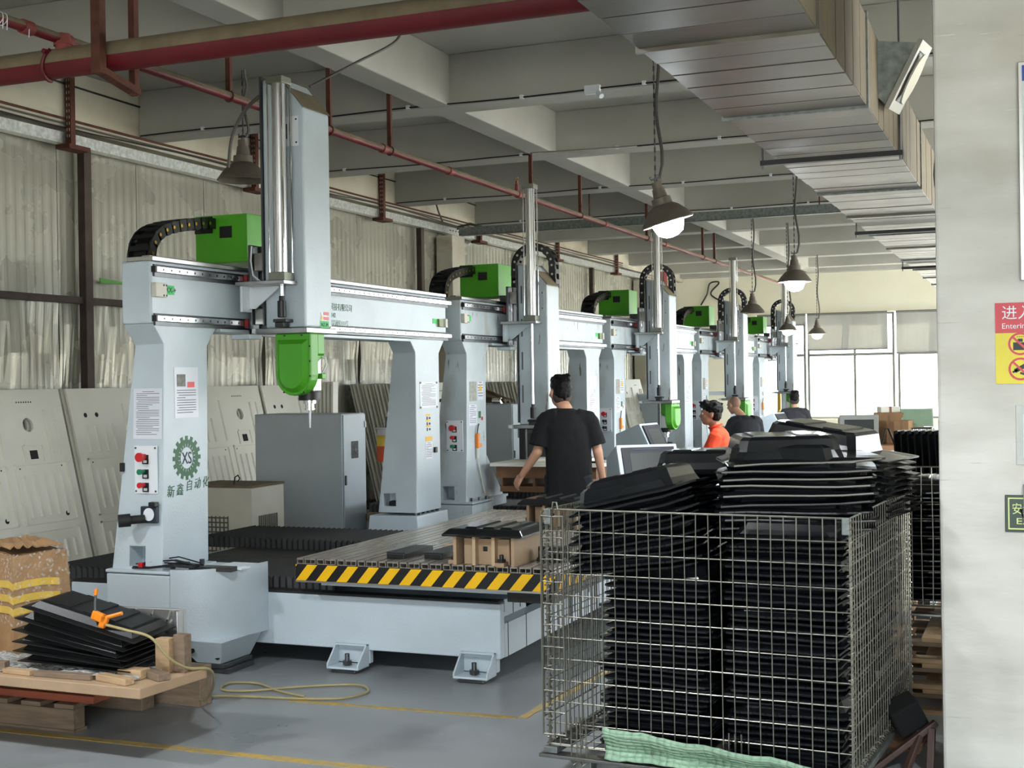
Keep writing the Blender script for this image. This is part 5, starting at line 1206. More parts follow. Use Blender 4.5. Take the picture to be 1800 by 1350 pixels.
def cage(loc, rot, label, w, d, h, z0, fold=False):
    t = thing('wire_cage', label, 'mesh cage', loc, (0, 0, rot))
    wire_panel(t, 'front_mesh', (0, 0, z0), (1, 0, 0), (0, 0, 1), w, h)
    wire_panel(t, 'right_mesh', (w, 0, z0), (0, 1, 0), (0, 0, 1), d, h)
    wire_panel(t, 'back_mesh', (0, d, z0), (1, 0, 0), (0, 0, 1), w, h)
    wire_panel(t, 'left_mesh', (0, 0, z0), (0, 1, 0), (0, 0, 1), d, h)
    wire_panel(t, 'floor_mesh', (0, 0, z0 - .004), (1, 0, 0), (0, 1, 0), w, d)
    for n_, x, y in (('corner_spiral', 0, 0), ('corner_spiral', w, 0), ('corner_spiral', w, d), ('corner_spiral', 0, d)): spiral(t, n_, (x, y, z0), (x, y, z0 + h))
    spiral(t, 'floor_spiral', (w, 0, z0), (w, d, z0)); spiral(t, 'floor_spiral', (0, 0, z0), (0, d, z0))
    for x in (-.02, w - .04): MB().box(x, x + .06, -.02, d + .02, z0 - .035, z0 - .009).build('skid', galvd, t, bevel=.003)
    MB().box(-.035, w + .02, -.035, .03, z0 - .05, z0 - .036).build('front_channel', steel, t, bevel=.003); MB().box(-.035, w + .02, d - .03, d + .03, z0 - .05, z0 - .036).build('rear_channel', steel, t)
    for x in (.10, w - .14):
        for y in (.02, d - .08): B(x, x + .07, y, y + .06, 0 if z0 < .3 else z0 - .10, z0 - .0505).build('foot', galvd, t, bevel=.003)
    for x in (.0, w - .02):
        B(x - .006, x + .022, -.012, -.006, z0 + h - .06, z0 + h + .003).build('corner_clip', galvd, t, bevel=.003)
    m = MB()
    for x in (.10, .14, w * .62, w * .64): m.tube([(x, -.012, z0 - .06), (x + .012, -.02, z0 - .07), (x + .024, -.012, z0 - .06), (x + .024, -.012, z0 + .12)], .003, 5); m.tube([(x, -.012, z0 - .06), (x, -.012, z0 + .12)], .003, 5)
    m.build('latch_loops', wirem, t)
    if fold:
        wire_panel(t, 'folded_gate', (-.035, .02, z0 + .10), (0, 1, 0), (0, 0, 1), d * .45, h * .88); wire_panel(t, 'folded_gate', (-.02, -.012, z0 + .04), (1, 0, 0), (0, 0, 1), .10, h * .93, .05)
        MB().tube([(.03, -.01, z0 + h), (.035, -.012, z0 + h + .03), (.05, -.012, z0 + h + .03), (.055, -.01, z0 + h)], .004, 5).build('hook', wirem, t)
    return t
def tray_mesh(w, d, h, name, seed=0, mats=gloss, lip=.012, wr=0.0):
    """Thin thermoformed tray: flange with corner tabs, sloped walls, ribbed top; a real sheet about 3 mm thick."""
    rn = random.Random(seed)
    def rr(x0, x1, y0, y1, z, c, wob=0):
        P = [(x0 + c, y0), (x1 - c, y0), (x1, y0 + c), (x1, y1 - c), (x1 - c, y1), (x0 + c, y1), (x0, y1 - c), (x0, y0 + c)]; out = []
        for i in range(8):
            p, q = P[i], P[(i + 1) % 8]
            for k in range(5 if i % 2 == 0 else 1):
                f = k / 5; x, y = p[0] + (q[0] - p[0]) * f, p[1] + (q[1] - p[1]) * f
                dz = wob * (noise.noise((x * 9 + seed, y * 9, seed)) + (1.6 * max(0, x / a) ** 3 if wr else 0))
                out.append((x + wob * .6 * noise.noise((x * 14, y * 14 + seed, 1)), y + wob * .6 * noise.noise((x * 14 + 3, y * 14, seed)), z + dz))
        return out
    a, b = w / 2, d / 2
    sh = [rr(-a, a, -b, b, lip * .3 - .006, .02, .006), rr(-a, a, -b, b, lip * .3, .02, .006), rr(-a + .035, a - wr - .02, -b + .035, b - .035, lip, .025), rr(-a + .045, a - wr - .03, -b + .045, b - .045, lip + h * .35, .03), rr(-a + .055, a - wr - .04, -b + .055, b - .055, lip + h * .85, .03), rr(-a + .07, a - wr - .055, -b + .07, b - .07, lip + h, .03)]
    t3 = .003
    inn = [[(x * (1 - .004), y * (1 - .004), z - t3) for x, y, z in r] for r in sh]
    m = MB(); m.loft(sh, caps=False); m.add(sh[-1], [tuple(range(24))]); m.loft(inn, caps=False); m.add(inn[-1], [tuple(range(24))])
    n = 24; m.add(sh[0] + inn[0], [(i, (i + 1) % n, n + (i + 1) % n, n + i) for i in range(n)])
    for q in range(2):
        x = -a + .15 + (w - wr - .30) * q; m.prism([(x - .045, lip + h + .0002), (x - .038, lip + h + .005), (x + .038, lip + h + .005), (x + .045, lip + h + .0002)], 'y', -b + .10, b - .10)
    return m.mesh(name, mats)
CL = Vector((-1.865, 4.945, 0)); CR = R(-4.0); CZ = .135; CW, CDp, CHt = 1.21, 1.26, .945
cage(CL, CR, 'large front wire mesh cage full of shiny black trays', CW, CDp, CHt, CZ, fold=True)
CMt = Matrix.Translation(CL) @ Matrix.Rotation(CR, 4, 'Z')
trays = [tray_mesh(.45, .54, .05, 'black_tray', 1), tray_mesh(.45, .54, .05, 'black_tray', 2)]
big = tray_mesh(.54, .46, .08, 'black_tray_deep', 3, lip=.016, wr=.09)
rt = random.Random(21)
def put(me, x, y, z, rx, ry, rz, label, group, name='black_tray'):
    o = link(name, me); o.matrix_world = CMt @ Matrix.Translation((x, y, z)) @ Euler((R(rx), R(ry), R(rz))).to_matrix().to_4x4()
    return tag(o, label, 'tray', group)
def stack(x, y, n, z0, pitch, lab, grp, tilt=1.1, w=None):
    for i in range(n):
        put(trays[i % 2], x + rt.uniform(-.022, .018), y + rt.uniform(-.02, .02), z0 + pitch * i, rt.uniform(-.6, .6), rt.uniform(-tilt, tilt), rt.uniform(-3.0, 3.0), 'shiny black tray, ' + nth(n - i) + ' from the top of the ' + lab, grp)
P_ = .0262
stack(.430, .325, 26, CZ + .012, P_, 'front left stack inside the large cage', 'front left tray stack')
stack(.945, .325, 33, CZ + .012, P_, 'front right stack inside the large cage', 'front right tray stack')
stack(.945, .93, 33, CZ + .012, P_, 'rear right stack inside the large cage', 'rear right tray stack')
stack(.430, .93, 33, CZ + .012, P_, 'rear left stack inside the large cage', 'rear left tray stack')
# front left heap slanting down to the left, above the stack
for i in range(11):
    f = i / 10
    put(big, .338 + .016 * math.sin(i * 2), .27 + .012 * math.cos(i * 3), CZ + .705 + .029 * i, 0 + rt.uniform(-1, 1), -6 - 7 * min(1, f * 1.6), 3 + rt.uniform(-3, 3),
        ('topmost slanting black tray of the left heap above the cage rim' if i == 10 else nth(11 - i) + ' slanting black tray from the top of the left heap'), 'left slanting tray heap', 'black_tray_deep')
# rear left heap behind it
for i in range(7):
    put(big, .42 + .01 * math.sin(i), .93, CZ + .012 + P_ * 33 + .028 * i, rt.uniform(-1, 1), rt.uniform(-1, 1) - 1, 8 + rt.uniform(-2, 2),
        ('topmost black tray of the rear heap, in front of the consoles' if i == 6 else nth(7 - i) + ' black tray from the top of the rear left heap'), 'rear left tray heap', 'black_tray_deep')
# tall right heap with curled edges
wide = tray_mesh(.60, .48, .085, 'black_tray_wide', 6, lip=.018, wr=.13)
for i in range(9):
    put(wide, .915 + .014 * math.sin(i * 1.9), .40 + .012 * math.cos(i * 2.3), CZ + .012 + P_ * 33 + .032 * i, rt.uniform(-1, 1), rt.uniform(-1.2, 1.2), 16 + rt.uniform(-4, 4) + (4 if i > 7 else 0),
        ('topmost black tray of the tall front right heap' if i == 8 else nth(9 - i) + ' black tray from the top of the tall front right heap'), 'tall right tray heap', 'black_tray_wide')
for i in range(10):
    put(wide, .955 + .014 * math.sin(i * 1.4), .97, CZ + .012 + P_ * 33 + .029 * i, 0, 2 + .75 * i, -6 + rt.uniform(-3, 3),
        ('topmost black tray of the rear right heap, sloping down to the right' if i == 9 else nth(10 - i) + ' black tray from the top of the rear right sloping heap'), 'rear right tray heap', 'black_tray_wide')
# green cloth on the cage floor
t = thing('green_cloth', 'folded pale green cloth lying at the bottom front of the large cage', 'cloth', CMt @ Vector((.2, .01, CZ + .004)), (0, 0, CR))
m = MB(); rows = []
for j in range(9):
    rows.append([(.05 + .95 * i / 30, -.045 + .02 * math.sin(j * .7) - .012 * math.sin(i * .8), -.03 + (.13 - .075 * i / 30) * j / 8 + .008 * noise.noise((i * .5, j * .8, 4))) for i in range(31)])
for j in range(8):
    for i in range(30): m.add([rows[j][i], rows[j][i + 1], rows[j + 1][i + 1], rows[j + 1][i]], [(0, 1, 2, 3)])
o = m.build('cloth', gcloth, t, smooth=True, fix=False); sm = o.modifiers.new('t', 'SOLIDIFY'); sm.thickness = .006
# second cage on stacked pallets, behind the pillar
def big_pallet(z, label, rot=0):
    t = thing('wooden_pallet', label, 'pallet', (-.78, 6.42, z), (0, 0, rot))
    for i in range(6): B(.0 + i * .235, .0 + i * .235 + .13, 0, 1.05, .098, .12).build('deck_plank', wood, t, bevel=.003)
    for y in (0, .48, .95): B(0, 1.31, y, y + .09, .078, .0978).build('cross_plank', woodd, t, bevel=.003)
    for y in (0, .48, .95):
        for x in (0, .58, 1.19): B(x, x + .12, y, y + .09, .0202, .0778).build('block', wood, t, bevel=.003)
    for y in (0, .48, .95): B(0, 1.31, y, y + .09, 0, .02).build('bottom_plank', wood, t)
big_pallet(0, 'lowest wooden pallet of the three under the rear cage'); big_pallet(.121, 'middle wooden pallet of the three under the rear cage'); big_pallet(.242, 'top wooden pallet of the three under the rear cage')
t2c = cage((-.80, 6.72, .364), 0, 'rear wire mesh cage of black trays on pallets behind the pillar', 1.2, .95, .68, .10)
for i in range(20):
    o = link('black_tray', trays[i % 2]); o.location = (-.50 + rt.uniform(-.01, .01), 7.05 + rt.uniform(-.01, .01), .48 + .028 * i); o.rotation_euler = (0, R(rt.uniform(-.8, .8)), R(rt.uniform(-2, 2)))
    tag(o, nth(20 - i) + ' dark tray from the top in the rear cage, left stack', 'tray', 'trays in the rear cage')
for i in range(20):
    o = link('black_tray', trays[i % 2]); o.location = (.02 + rt.uniform(-.01, .01), 7.05 + rt.uniform(-.01, .01), .48 + .028 * i); o.rotation_euler = (0, R(rt.uniform(-.8, .8)), R(rt.uniform(-2, 2)))
    tag(o, nth(20 - i) + ' dark tray from the top in the rear cage, stack behind the pillar', 'tray', 'hidden trays in the rear cage')
fin = MB().prism([(-.12, 0), (.12, 0), (.07, .20), (.05, .22), (-.05, .22), (-.07, .20)], 'x', -.004, .004).box(-.012, .012, -.05, .05, .205, .222).mesh('fin', gloss)
for i in range(9):
    o = link('black_shell_upright', fin); o.location = (-.66 + .034 * i, 7.10, 1.09); o.rotation_euler = (0, R(-10), R(-24))
    tag(o, nth(i + 1) + ' upright black shell from the left on the rear cage trays', 'moulded part', 'upright black shells on the rear cage')
t = thing('carry_bin', 'open black plastic bin with a wire handle behind the tray heap', 'bin', (-.84, 8.3, .0))
MB().box(-.2, .2, -.15, .15, 0, .86).build('stand', dsteel, t)
MB().rloft([(.8605, -.16, .16, -.12, .12), (1.10, -.21, .21, -.16, .16)]).build('bin', black, t, bevel=.01); MB().box(-.22, .22, -.17, .17, 1.10, 1.115).build('rim', black, t)
MB().tube([(-.10, 0, 1.11), (-.06, 0, 1.27), (-.04, 0, 1.27), (.02, 0, 1.11)], .007, 6).build('handle', black, t)
t = thing('work_bench', 'long work bench with orange top below the far window', 'bench', (-1.85, 11.1, 0))
MB().box(0, 1.9, 0, .75, .98, 1.02).build('top', M('bench_orange', (170, 124, 92), .6), t, bevel=.003)
for x in (.03, 1.83):
    for y in (.03, .68): B(x, x + .05, y, y + .05, 0, .979).build('leg', dsteel, t)
t = thing('grey_monitor', 'grey boxy monitor with a dark screen on the bench, left of the cartons', 'monitor', (-1.46, 11.35, 1.0205), (0, 0, R(15)))
MB().box(-.14, .14, -.10, .16, .0, .22).box(-.16, .16, -.13, -.10, -.0, .25).build('case', M('monitor_grey', (150, 152, 148), .5), t, bevel=.008); B(-.12, .12, -.133, -.1305, .04, .21).build('screen', screen, t)
for i, (x, y, z, w_, d_, h_, rz, lab) in enumerate(((-1.22, 11.52, 1.0205, .24, .22, .26, 8, 'taller brown carton behind the grey monitor'), (-1.08, 11.34, 1.0205, .12, .2, .20, -6, 'smaller brown carton at the right of the tall one'), (-1.22, 11.52, 1.281, .16, .14, .05, 20, 'flat pale box on top of the tall brown carton'))):
    t = thing('carton', lab, 'carton', (x, y, z), (0, 0, R(rz))); B(-w_ / 2, w_ / 2, -d_ / 2, d_ / 2, 0, h_).build('box', card if i < 2 else abs_m, t, bevel=.005); B(-.01, .01, -d_ / 2 - .001, -d_ / 2 - .0002, 0, h_).build('tape', M('brown_tape', (132, 98, 70), .4), t)
t = thing('wire_basket', 'small wire basket rack under the pale green monitor', 'basket', (-.98, 11.45, 1.0205))
m = MB()
for i in range(9): m.tube([(-.16 + .04 * i, -.1, 0), (-.12 + .03 * i, -.1, .13)], .004, 4); m.tube([(-.16 + .04 * i, .1, 0), (-.12 + .03 * i, .1, .13)], .004, 4)
for z in (.004, .065, .13): m.tube([(-.16 + z * .3, -.1, z), (.16 - z * .3, -.1, z), (.16 - z * .3, .1, z), (-.16 + z * .3, .1, z), (-.16 + z * .3, -.1, z)], .005, 5)
m.build('wire_frame', dsteel, t)
t = thing('green_monitor', 'pale green flat monitor standing on the wire basket by the window', 'monitor', (-.98, 11.45, 1.155), (R(-8), 0, R(10)))
B(-.13, .13, -.015, .015, .01, .16).build('case', M('monitor_green', (150, 170, 150), .5), t, bevel=.006); B(-.115, .115, -.0175, -.0155, .022, .148).build('screen', M('pale_screen', (132, 158, 134), .3), t); B(-.05, .05, -.04, .06, 0, .0095).build('stand', M('monitor_green', (150, 170, 150), .5), t)
t = thing('cloth_cap', 'black cloth cap lying on the bench near the pillar edge', 'cap', (-.96, 11.2, 1.0205)); MB().ell((0, 0, .05), (.12, .10, .06), 14, 8).build('crown', foam, t, smooth=True); MB().ell((.13, -.02, .03), (.09, .07, .012), 12, 6).build('brim', foam, t, smooth=True)
# dark wooden chair with a foam block
t = thing('wooden_chair', 'dark wooden chair tipped on the floor below the cage corner', 'chair', (-.52, 5.56, 0), (0, 0, R(-18)))
for q, (a, b, w_) in enumerate((((-.10, -.14, .0), (.10, .02, .19), .030), ((-.14, .02, .0), (-.08, .06, .18), .026), ((.10, -.05, 0), (.09, .0, .17), .03), ((.02, -.10, 0), (.05, -.03, .14), .028))):
    a, b = Vector(a), Vector(b); d = b - a; T = Matrix.Translation(a) @ d.to_track_quat('Z', 'Y').to_matrix().to_4x4()
    MB().box(-w_ / 2, w_ / 2, -w_ * .4, w_ * .4, 0, d.length, T).build(('arm_rail', 'leg', 'leg', 'leg')[q], darkwood, t, bevel=.004)
MB().cbox((-.03, .03, .09), (.15, .13, .02), (R(20), 0, 0)).build('seat', M('chair_seat', (104, 78, 58), .6), t, bevel=.004)
o = MB().cbox((0, 0, 0), (.13, .12, .12)).build('foam_block', foam, None, bevel=.01); o.location = (-.545, 5.60, .20); o.rotation_euler = (R(12), R(-28), R(20)); tag(o, 'black foam block resting on the dark wooden chair', 'foam block')
# ------------------------------------------------------------------ signs on the pillar
YP = 5.4195
def board(x0, x1, z0, z1, mat, th=.003, y=YP): return MB().box(x0, x1, y - th, y, z0, z1)
t = thing('warning_sign', 'red and yellow no-photography warning sign on the pillar', 'sign')
board(-.168, .14, 1.755, 1.872, signred).build('red_panel', signred, t); board(-.168, .14, 1.558, 1.7545, signyel).build('yellow_panel', signyel, t)
F_ = (0, YP - .0035)
text('sign_writing', '进入', .058, white, (-.145, YP - .0035, 1.812), (1, 0, 0), (0, 0, 1), t, 1.0)
text('sign_writing', 'Entering', .030, white, (-.145, YP - .0035, 1.772), (1, 0, 0), (0, 0, 1), t, 1.0)
def ringmesh(cx, cz, r0, r1, y): 
    n = 36; return MB().add([(cx + r * math.cos(2 * math.pi * q / n), yy, cz + r * math.sin(2 * math.pi * q / n)) for yy in (y, y - .0006) for r in (r0, r1) for q in range(n)],
        [(q, (q + 1) % n, n + (q + 1) % n, n + q) for q in range(n)] + [(2 * n + q, 2 * n + (q + 1) % n, 3 * n + (q + 1) % n, 3 * n + q) for q in range(n)])
for cz, kind in ((1.712, 'camera'), (1.615, 'phone')):
    cx = -.078
    ic = MB()
    if kind == 'camera':
        ic.box(cx - .026, cx + .026, YP - .0036, YP - .003, cz - .024, cz + .006).box(cx - .009, cx + .009, YP - .0036, YP - .003, cz + .008, cz + .02).cyl((cx, YP - .004, cz - .009), (cx, YP - .0036, cz - .009), .012, n=16)
        for q in range(4): ic.box(cx - .012 + q * .007, cx - .008 + q * .007, YP - .0036, YP - .003, cz + .026, cz + .029)
    else:
        ic.cbox((cx + .004, YP - .0033, cz + .006), (.058, .0008, .016), (0, R(-30), 0)).cbox((cx - .02, YP - .0033, cz - .008), (.02, .0008, .008), (0, R(-30), 0)).cbox((cx + .012, YP - .0033, cz - .02), (.03, .0008, .008), (0, R(20), 0))
    ic.build('pictogram', black, t)
    ringmesh(cx, cz, .036, .044, YP - .0042).build('prohibition_ring', signred, t)
    MB().cbox((cx, YP - .0046, cz), (.076, .0008, .008), (0, R(45), 0)).build('prohibition_bar', signred, t)
t = thing('exit_sign', 'dark green luminous exit sign low on the pillar', 'exit sign')
board(-.142, .18, .985, 1.128, signgrn, .006).build('plate', signgrn, t, bevel=.002)
m = MB()
for a in ((-.131, .169, 1.113, 1.118), (-.131, .169, .995, 1.0), (-.131, -.126, 1.0, 1.113), (.164, .169, 1.0, 1.113)): m.box(a[0], a[1], YP - .0068, YP - .0061, a[2], a[3])
m.build('luminous_border', signlum, t)
text('sign_writing', '安全出口', .047, signlum, (-.118, YP - .0065, 1.058), (1, 0, 0), (0, 0, 1), t, .82)
text('sign_writing', 'EXIT', .034, signlum, (-.104, YP - .0065, 1.016), (1, 0, 0), (0, 0, 1), t, 1.45)
t = thing('notice_board', 'tall blue and white framed notice board at the right edge of the view', 'notice board')
board(-.073, .55, 1.955, 2.795, alu, .02).build('frame', alu, t, bevel=.003)
MB().box(-.058, .54, YP - .0215, YP - .0205, 1.97, 2.78).build('print_sheet', M('board_pale', (206, 216, 212), .3), t)
MB().box(-.058, .54, YP - .0225, YP - .0216, 2.72, 2.78).build('blue_header', blue, t); MB().box(-.058, .54, YP - .0225, YP - .0216, 1.97, 2.03).build('blue_footer', blue, t)
t = thing('document_holder', 'clear plastic document holder with a printed notice on the pillar', 'document holder')
board(-.098, .22, 1.245, 1.475, white, .004).build('back_plate', M('holder_grey', (196, 197, 192), .4), t, bevel=.002)
pp = paper('notice_sheet', t, (-.072, YP - .0045, 1.27), (1, 0, 0), (0, 0, 1), .25, .17, 9, seed=3)
for z in (1.40, 1.372, 1.30):
    MB().box(-.068, .15, YP - .0075, YP - .0064, z, z + .022).build('boxed_line', white, pp); MB().box(-.062, .0, YP - .0082, YP - .0076, z + .006, z + .014).build('line_print', ink, pp)
MB().box(-.066, -.03, YP - .0082, YP - .0064, 1.335, 1.36).build('red_stamp', red, pp)
MB().box(-.098, .22, YP - .012, YP - .0105, 1.245, 1.475).build('clear_cover', glassm, t)
t = thing('empty_holder', 'empty clear plastic holder on the pillar below the printed notice', 'document holder')
m = MB()
for a in ((-.075, .18, 1.165, 1.17), (-.075, .18, 1.035, 1.04), (-.075, -.07, 1.04, 1.165)): m.box(a[0], a[1], YP - .012, YP, a[2], a[3])
m.build('rim', dsteel, t); MB().box(-.069, .18, YP - .004, YP - .001, 1.041, 1.164).build('cover', M('holder_grey', (196, 197, 192), .4), t); MB().tube([(-.076, YP - .004, 1.04), (-.086, YP - .006, 1.075), (-.08, YP - .006, 1.068)], .004, 4).build('corner_tie', black, t)

# ------------------------------------------------------------------ people (local x right, y ahead, z up)
def eyes_at(hc, q): return [Vector(hc) + q @ Vector((s * .031, .088, .008)) for s in (-1, 1)]
def rings_hull(prs):
    """truncated elliptical segments for clothes: list of (centre, rx, ry)."""
    return prs
def hull_seg(bm, A, Bc):
    pts = []
    for c, rx, ry, q in (A, Bc):
        for k in range(20):
            a = 2 * math.pi * k / 20; pts.append(Vector(c) + q @ Vector((rx * math.cos(a), ry * math.sin(a), 0)))
    b2 = bmesh.new(); vs = [b2.verts.new(x) for x in pts]; res = bmesh.ops.convex_hull(b2, input=b2.verts)
    tmp = bpy.data.meshes.new('t'); b2.to_mesh(tmp); b2.free(); bm.from_mesh(tmp); bpy.data.meshes.remove(tmp)
def garment(name, segs, mat, parent, voxel=.012, it=5, wr=.004):
    bm = bmesh.new()
    for A, Bc in segs: hull_seg(bm, A, Bc)
    me = bpy.data.meshes.new(name); bm.to_mesh(me); bm.free(); o = bpy.data.objects.new(name, me); COL.objects.link(o)
    rm = o.modifiers.new('r', 'REMESH'); rm.mode = 'VOXEL'; rm.voxel_size = voxel; smooth_mod(o, it)
    dg = bpy.context.evaluated_depsgraph_get(); dg.update(); m2 = bpy.data.meshes.new_from_object(o.evaluated_get(dg)); bpy.data.objects.remove(o)
    for v in m2.vertices: v.co += v.normal * (noise.noise((v.co.x * 9, v.co.y * 9, v.co.z * 4)) * wr * 1.6 + noise.noise(v.co * 22) * wr * .5)
    m2.materials.clear(); m2.materials.append(mat); m2.name = name; m2.polygons.foreach_set('use_smooth', [True] * len(m2.polygons))
    return link(name, m2, parent)
I3 = Matrix.Identity(3)
def lim(a, b, r0, r1):
    a, b = Vector(a), Vector(b); q = (b - a).to_track_quat('Z', 'Y').to_matrix(); return ((a, r0, r0, q), (b, r1, r1, q))
def hand(wr, d, side, palm_n, curl=.5, L=.19):
    """Prims of a relaxed hand from the wrist wr along d; palm_n is the palm normal."""
    d = Vector(d).normalized(); n = Vector(palm_n); n = (n - d * n.dot(d)).normalized(); s = d.cross(n) * side
    pr = []; w = Vector(wr); kn = w + d * .085
    for q in range(4): pr.append(('c', w + s * (.012 * (q - 1.5)) * .7, kn + s * (.021 * (q - 1.5)), .014, .0115))
    for q, l in enumerate((.068, .078, .072, .056)):
        a = kn + s * (.021 * (q - 1.5)); b = a + (d * math.cos(curl * .6) + n * math.sin(curl * .6)) * l * .5; c = b + (d * math.cos(curl * 1.6) + n * math.sin(curl * 1.6)) * l * .5
        pr += [('c', a, b, .0098, .0088), ('c', b, c, .0088, .0072)]
    a = w + d * .025 - s * .022; b = a + (d * .7 - s * .6 + n * .3).normalized() * .045; c = b + (d * .95 - s * .05 + n * .35).normalized() * .035
    pr += [('c', a, b, .013, .0105), ('c', b, c, .0105, .0085)]
    return pr
def person(label, loc, rot, J, skin_m, tee, hairstyle, head_e=(0, 0, 0), vox=.009, seated=False, belly=1.0, collar=False):
    t = thing('person', label, 'person', loc, (0, 0, rot))
    hq = Euler([R(a) for a in head_e]).to_matrix(); hc = Vector(J['head'])
    HS = J.get('hs', 1.06)
    H = lambda v: hc + hq @ (Vector(v) * HS)
    he = tuple(R(a) for a in head_e)
    pr = [('e', H((0, -.006, .028)), tuple(v * HS for v in (.074, .094, .092)), he), ('e', H((0, .028, -.035)), tuple(v * HS for v in (.056, .062, .075)), he), ('c', H((0, .05, -.088)), H((0, .062, -.082)), .024, .022),
          ('c', H((0, .088, .004)), H((0, .106, -.026)), .010, .014), ('e', H((0, .086, -.058)), tuple(v * HS for v in (.024, .012, .010)), he), ('e', H((0, .082, .024)), tuple(v * HS for v in (.052, .018, .012)), he),
          ('c', H((0, -.02, -.06)), Vector(J['neck']), .052, .058)]
    for s in (-1, 1):
        pr.append(('e', H((s * .077, -.012, -.005)), tuple(v * HS for v in (.011, .020, .032)), he)); pr.append(('e', H((s * .042, .066, -.02)), tuple(v * HS for v in (.022, .018, .02)), he))
    ch, pv = Vector(J['chest']), Vector(J['pelvis'])
    tw = J.get('yaw', 0); tq = Euler((0, 0, tw)).to_matrix()
    pr += [('c', Vector(J['neck']), ch + Vector((0, 0, .06)), .06, .09), ('e', ch, (.155, .10, .17), (0, 0, tw)), ('e', pv, (.14, .10, .12), (0, 0, tw)), ('c', ch, pv, .115, .12)]
    for S in ('l', 'r'):
        sh, el, wr = (Vector(J[S + k]) for k in ('sh', 'el', 'wr')); hp, kn, an = (Vector(J[S + k]) for k in ('hip', 'knee', 'ank'))
        pr += [('c', sh, el, .045, .040), ('c', el, wr, .041, .026), ('c', hp, kn, .066, .055), ('c', kn, an, .055, .036), ('c', ch + Vector((0, 0, .08)), sh, .06, .042)]
        toe = an + (Vector(J.get('toe', (0, 1, 0)))).normalized() * .17; pr.append(('c', an - Vector((0, 0, .04)), toe - Vector((0, 0, .055)), .038, .026))
        d = (wr - el).normalized(); pr += hand(wr, d, 1 if S == 'l' else -1, J.get(S + 'palm', (1 if S == 'l' else -1, .3, 0)))
    body = blob('body', pr, skin_m, t, vox, 2)
    # eyes
    for s in (-1, 1):
        e = MB().ell(H((s * .030, .078, .004)), (.0125, .0125, .0125), 10, 6).build('eye', white, body, smooth=True)
    # shirt
    def E(c, rx, ry): return (Vector(c), rx * belly, ry * belly, tq)
    nk = Vector(J['neck']); hem = pv + Vector((0, 0, J.get('hem', -.10)))
    segs = [(E(nk + Vector((0, 0, .005)), .07 / belly, .07 / belly), E(ch + Vector((0, 0, .16)), .15, .10)), (E(ch + Vector((0, 0, .16)), .15, .10), E(ch + Vector((0, 0, .05)), .195, .125)), (E(ch + Vector((0, 0, .05)), .195, .125), E(ch.lerp(pv, .5), .185, .13)), (E(ch.lerp(pv, .5), .185, .13), E(hem, .195, .14))]
    for S in ('l', 'r'):
        sh, el = Vector(J[S + 'sh']), Vector(J[S + 'el']); e2 = sh.lerp(el, .82)
        a = ch + tq @ Vector(((-.09 if S == 'l' else .09), 0, .13)); segs += [lim(a, sh + Vector((0, 0, .0)), .09, .072), lim(sh - (el - sh).normalized() * .055, sh + (el - sh) * .15, .045, .076), lim(sh, e2, .072, .080)]
    tb = garment('t_shirt', segs, tee, t, .011, 5, .006)
    if collar:
        MB().tube([nk + Vector((.075 * math.cos(a), .065 * math.sin(a), .015 - .02 * math.sin(a))) for a in [k * math.pi / 10 for k in range(21)]], .014, 6).build('collar', tee, tb, smooth=True)
    segs = [(E(pv + Vector((0, 0, .10)), .165, .12), E(pv + Vector((0, 0, -.06)), .175, .13))]
    for S in ('l', 'r'):
        hp, kn, an = (Vector(J[S + k]) for k in ('hip', 'knee', 'ank')); segs += [lim(hp, kn, .10, .075), lim(kn - (an - kn).normalized() * .02, an + Vector((0, 0, .03)), .075, .062)]
        toe = Vector(J.get('toe', (0, 1, 0))).normalized()
        blob('shoe', [('c', an + Vector((0, 0, -.045)) - toe * .04, an - Vector((0, 0, .050)) + toe * .18, .050, .038), ('c', an + Vector((0, 0, -.02)), an + Vector((0, 0, -.05)), .052, .050)], shoe, t, .012, 2)
    garment('trousers', segs, trouser, t, .013, 4, .005)
    if hairstyle == 'short':
        hp_ = [('e', H((0, -.014, .060)), tuple(v * HS for v in (.082, .098, .076)), he), ('e', H((0, -.045, .018)), tuple(v * HS for v in (.076, .066, .085)), he), ('e', H((0, .045, .092)), tuple(v * HS for v in (.066, .058, .040)), he), ('c', H((-.03, .0, .115)), H((.045, -.01, .118)), .035, .032)]
        blob('hair', hp_, hair, t, .007, 2, bumpy=.006)
        blob('hair_fade', [('e', H((0, -.035, -.012)), tuple(v * HS for v in (.0765, .068, .075)), he)], M('short_hair_fade', (74, 60, 54), .7), t, .008, 2)
    elif hairstyle == 'tousled':
        hp_ = [('e', H((0, -.02, .060)), tuple(v * HS for v in (.088, .105, .085)), he), ('e', H((0, -.05, .01)), tuple(v * HS for v in (.078, .062, .085)), he), ('c', H((-.02, .05, .11)), H((.04, .08, .085)), .042, .036)] + [('c', H((.05 * math.cos(a), .07 * math.sin(a), .10)), H((.09 * math.cos(a), .115 * math.sin(a), .115)), .028, .012) for a in [k * .9 for k in range(7)]]
        blob('hair', hp_, hair, t, .007, 1, bumpy=.008)
    elif hairstyle == 'shaved':
        blob('hair', [('e', H((0, -.022, .030)), tuple(v * HS for v in (.0755, .090, .086)), he)], M('shaved_scalp', (158, 122, 104), .6), t, .008, 2)
    return t
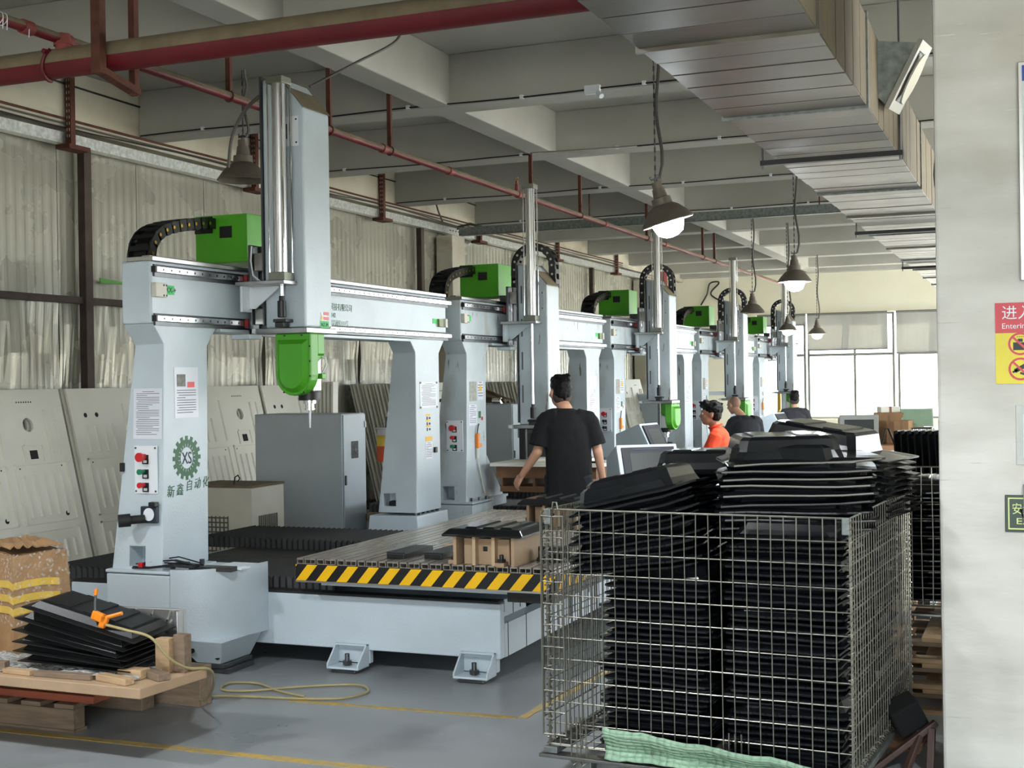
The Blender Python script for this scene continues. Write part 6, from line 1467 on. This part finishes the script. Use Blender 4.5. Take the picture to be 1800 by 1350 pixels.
# man in black walking between the first and second router
VR = R(20)
person('man in a black t-shirt seen from behind, walking between the first two routers', (-3.52, 9.82, 0), VR, dict(
    head=(-.045, .10, 1.495), neck=(-.01, .03, 1.37), chest=(.0, 0, 1.16), pelvis=(.02, 0, .86), yaw=R(12), hem=-.19,
    lsh=(-.165, -.02, 1.29), lel=(-.235, -.03, 1.03), lwr=(-.36, .06, .845), rsh=(.185, .02, 1.28), rel=(.245, .03, 1.03), rwr=(.285, .10, .80),
    lhip=(-.09, 0, .84), lknee=(-.10, .16, .47), lank=(-.10, .10, .095), rhip=(.11, 0, .84), rknee=(.11, .02, .46), rank=(.11, -.24, .12), lpalm=(.8, .5, 0), rpalm=(-.8, .5, 0)), skin, teeb, 'short', (6, 0, 22), .0058)
def stool(loc, label):
    t = thing('work_stool', label, 'stool', loc, group='work stools')
    MB().cyl((0, 0, .41), (0, 0, .44), .17, n=24).build('seat', black, t, bevel=.006)
    for a in range(4): MB().cyl((.09 * math.cos(a * 1.571 + .78), .09 * math.sin(a * 1.571 + .78), .4095), (.17 * math.cos(a * 1.571 + .78), .17 * math.sin(a * 1.571 + .78), 0), .012, n=8).build('leg', dsteel, t)
def seatedJ(dx=0, lean=.08, hx=0, hy=.04):
    return dict(head=(hx, lean + hy, 1.205), neck=(hx * .4, lean, 1.065), chest=(0, lean * .6, .85), pelvis=(0, 0, .575), hem=-.10,
        lsh=(-.18, lean * .8, .985), lel=(-.245, lean + .06, .75), lwr=(-.20, lean + .30, .70), rsh=(.18, lean * .8, .985), rel=(.245, lean + .06, .75), rwr=(.20, lean + .30, .70),
        lhip=(-.09, .0, .555), lknee=(-.13, .40, .53), lank=(-.13, .38, .10), rhip=(.09, 0, .555), rknee=(.13, .40, .53), rank=(.13, .38, .10), lpalm=(.5, 0, -.8), rpalm=(-.5, 0, -.8))
stool((-3.17, 13.88, 0), 'black work stool under the man in the orange shirt')
person('man in an orange shirt in profile, seated behind the trays and facing left', (-3.17, 13.88, 0), VR + R(78), seatedJ(lean=.10, hy=.05), skind, teeo, 'tousled', (4, 0, 4), .009, collar=True)
stool((-3.83, 18.18, 0), 'black work stool under the shaven-headed man')
person('shaven-headed man in a charcoal shirt bent forward, seated behind the orange shirt', (-3.83, 18.18, 0), VR + R(12), seatedJ(lean=.12, hx=-.12, hy=.10), skin, teeg, 'shaved', (-14, 0, 25), .010, belly=1.04)
stool((-3.92, 22.50, 0), 'black work stool before the bright window')
person('dark-haired man in a grey shirt seen from behind, seated before the bright window', (-3.92, 22.50, 0), VR - R(6), seatedJ(lean=.06, hx=0, hy=.03), skin, teeg, 'short', (0, 0, -8), .011)
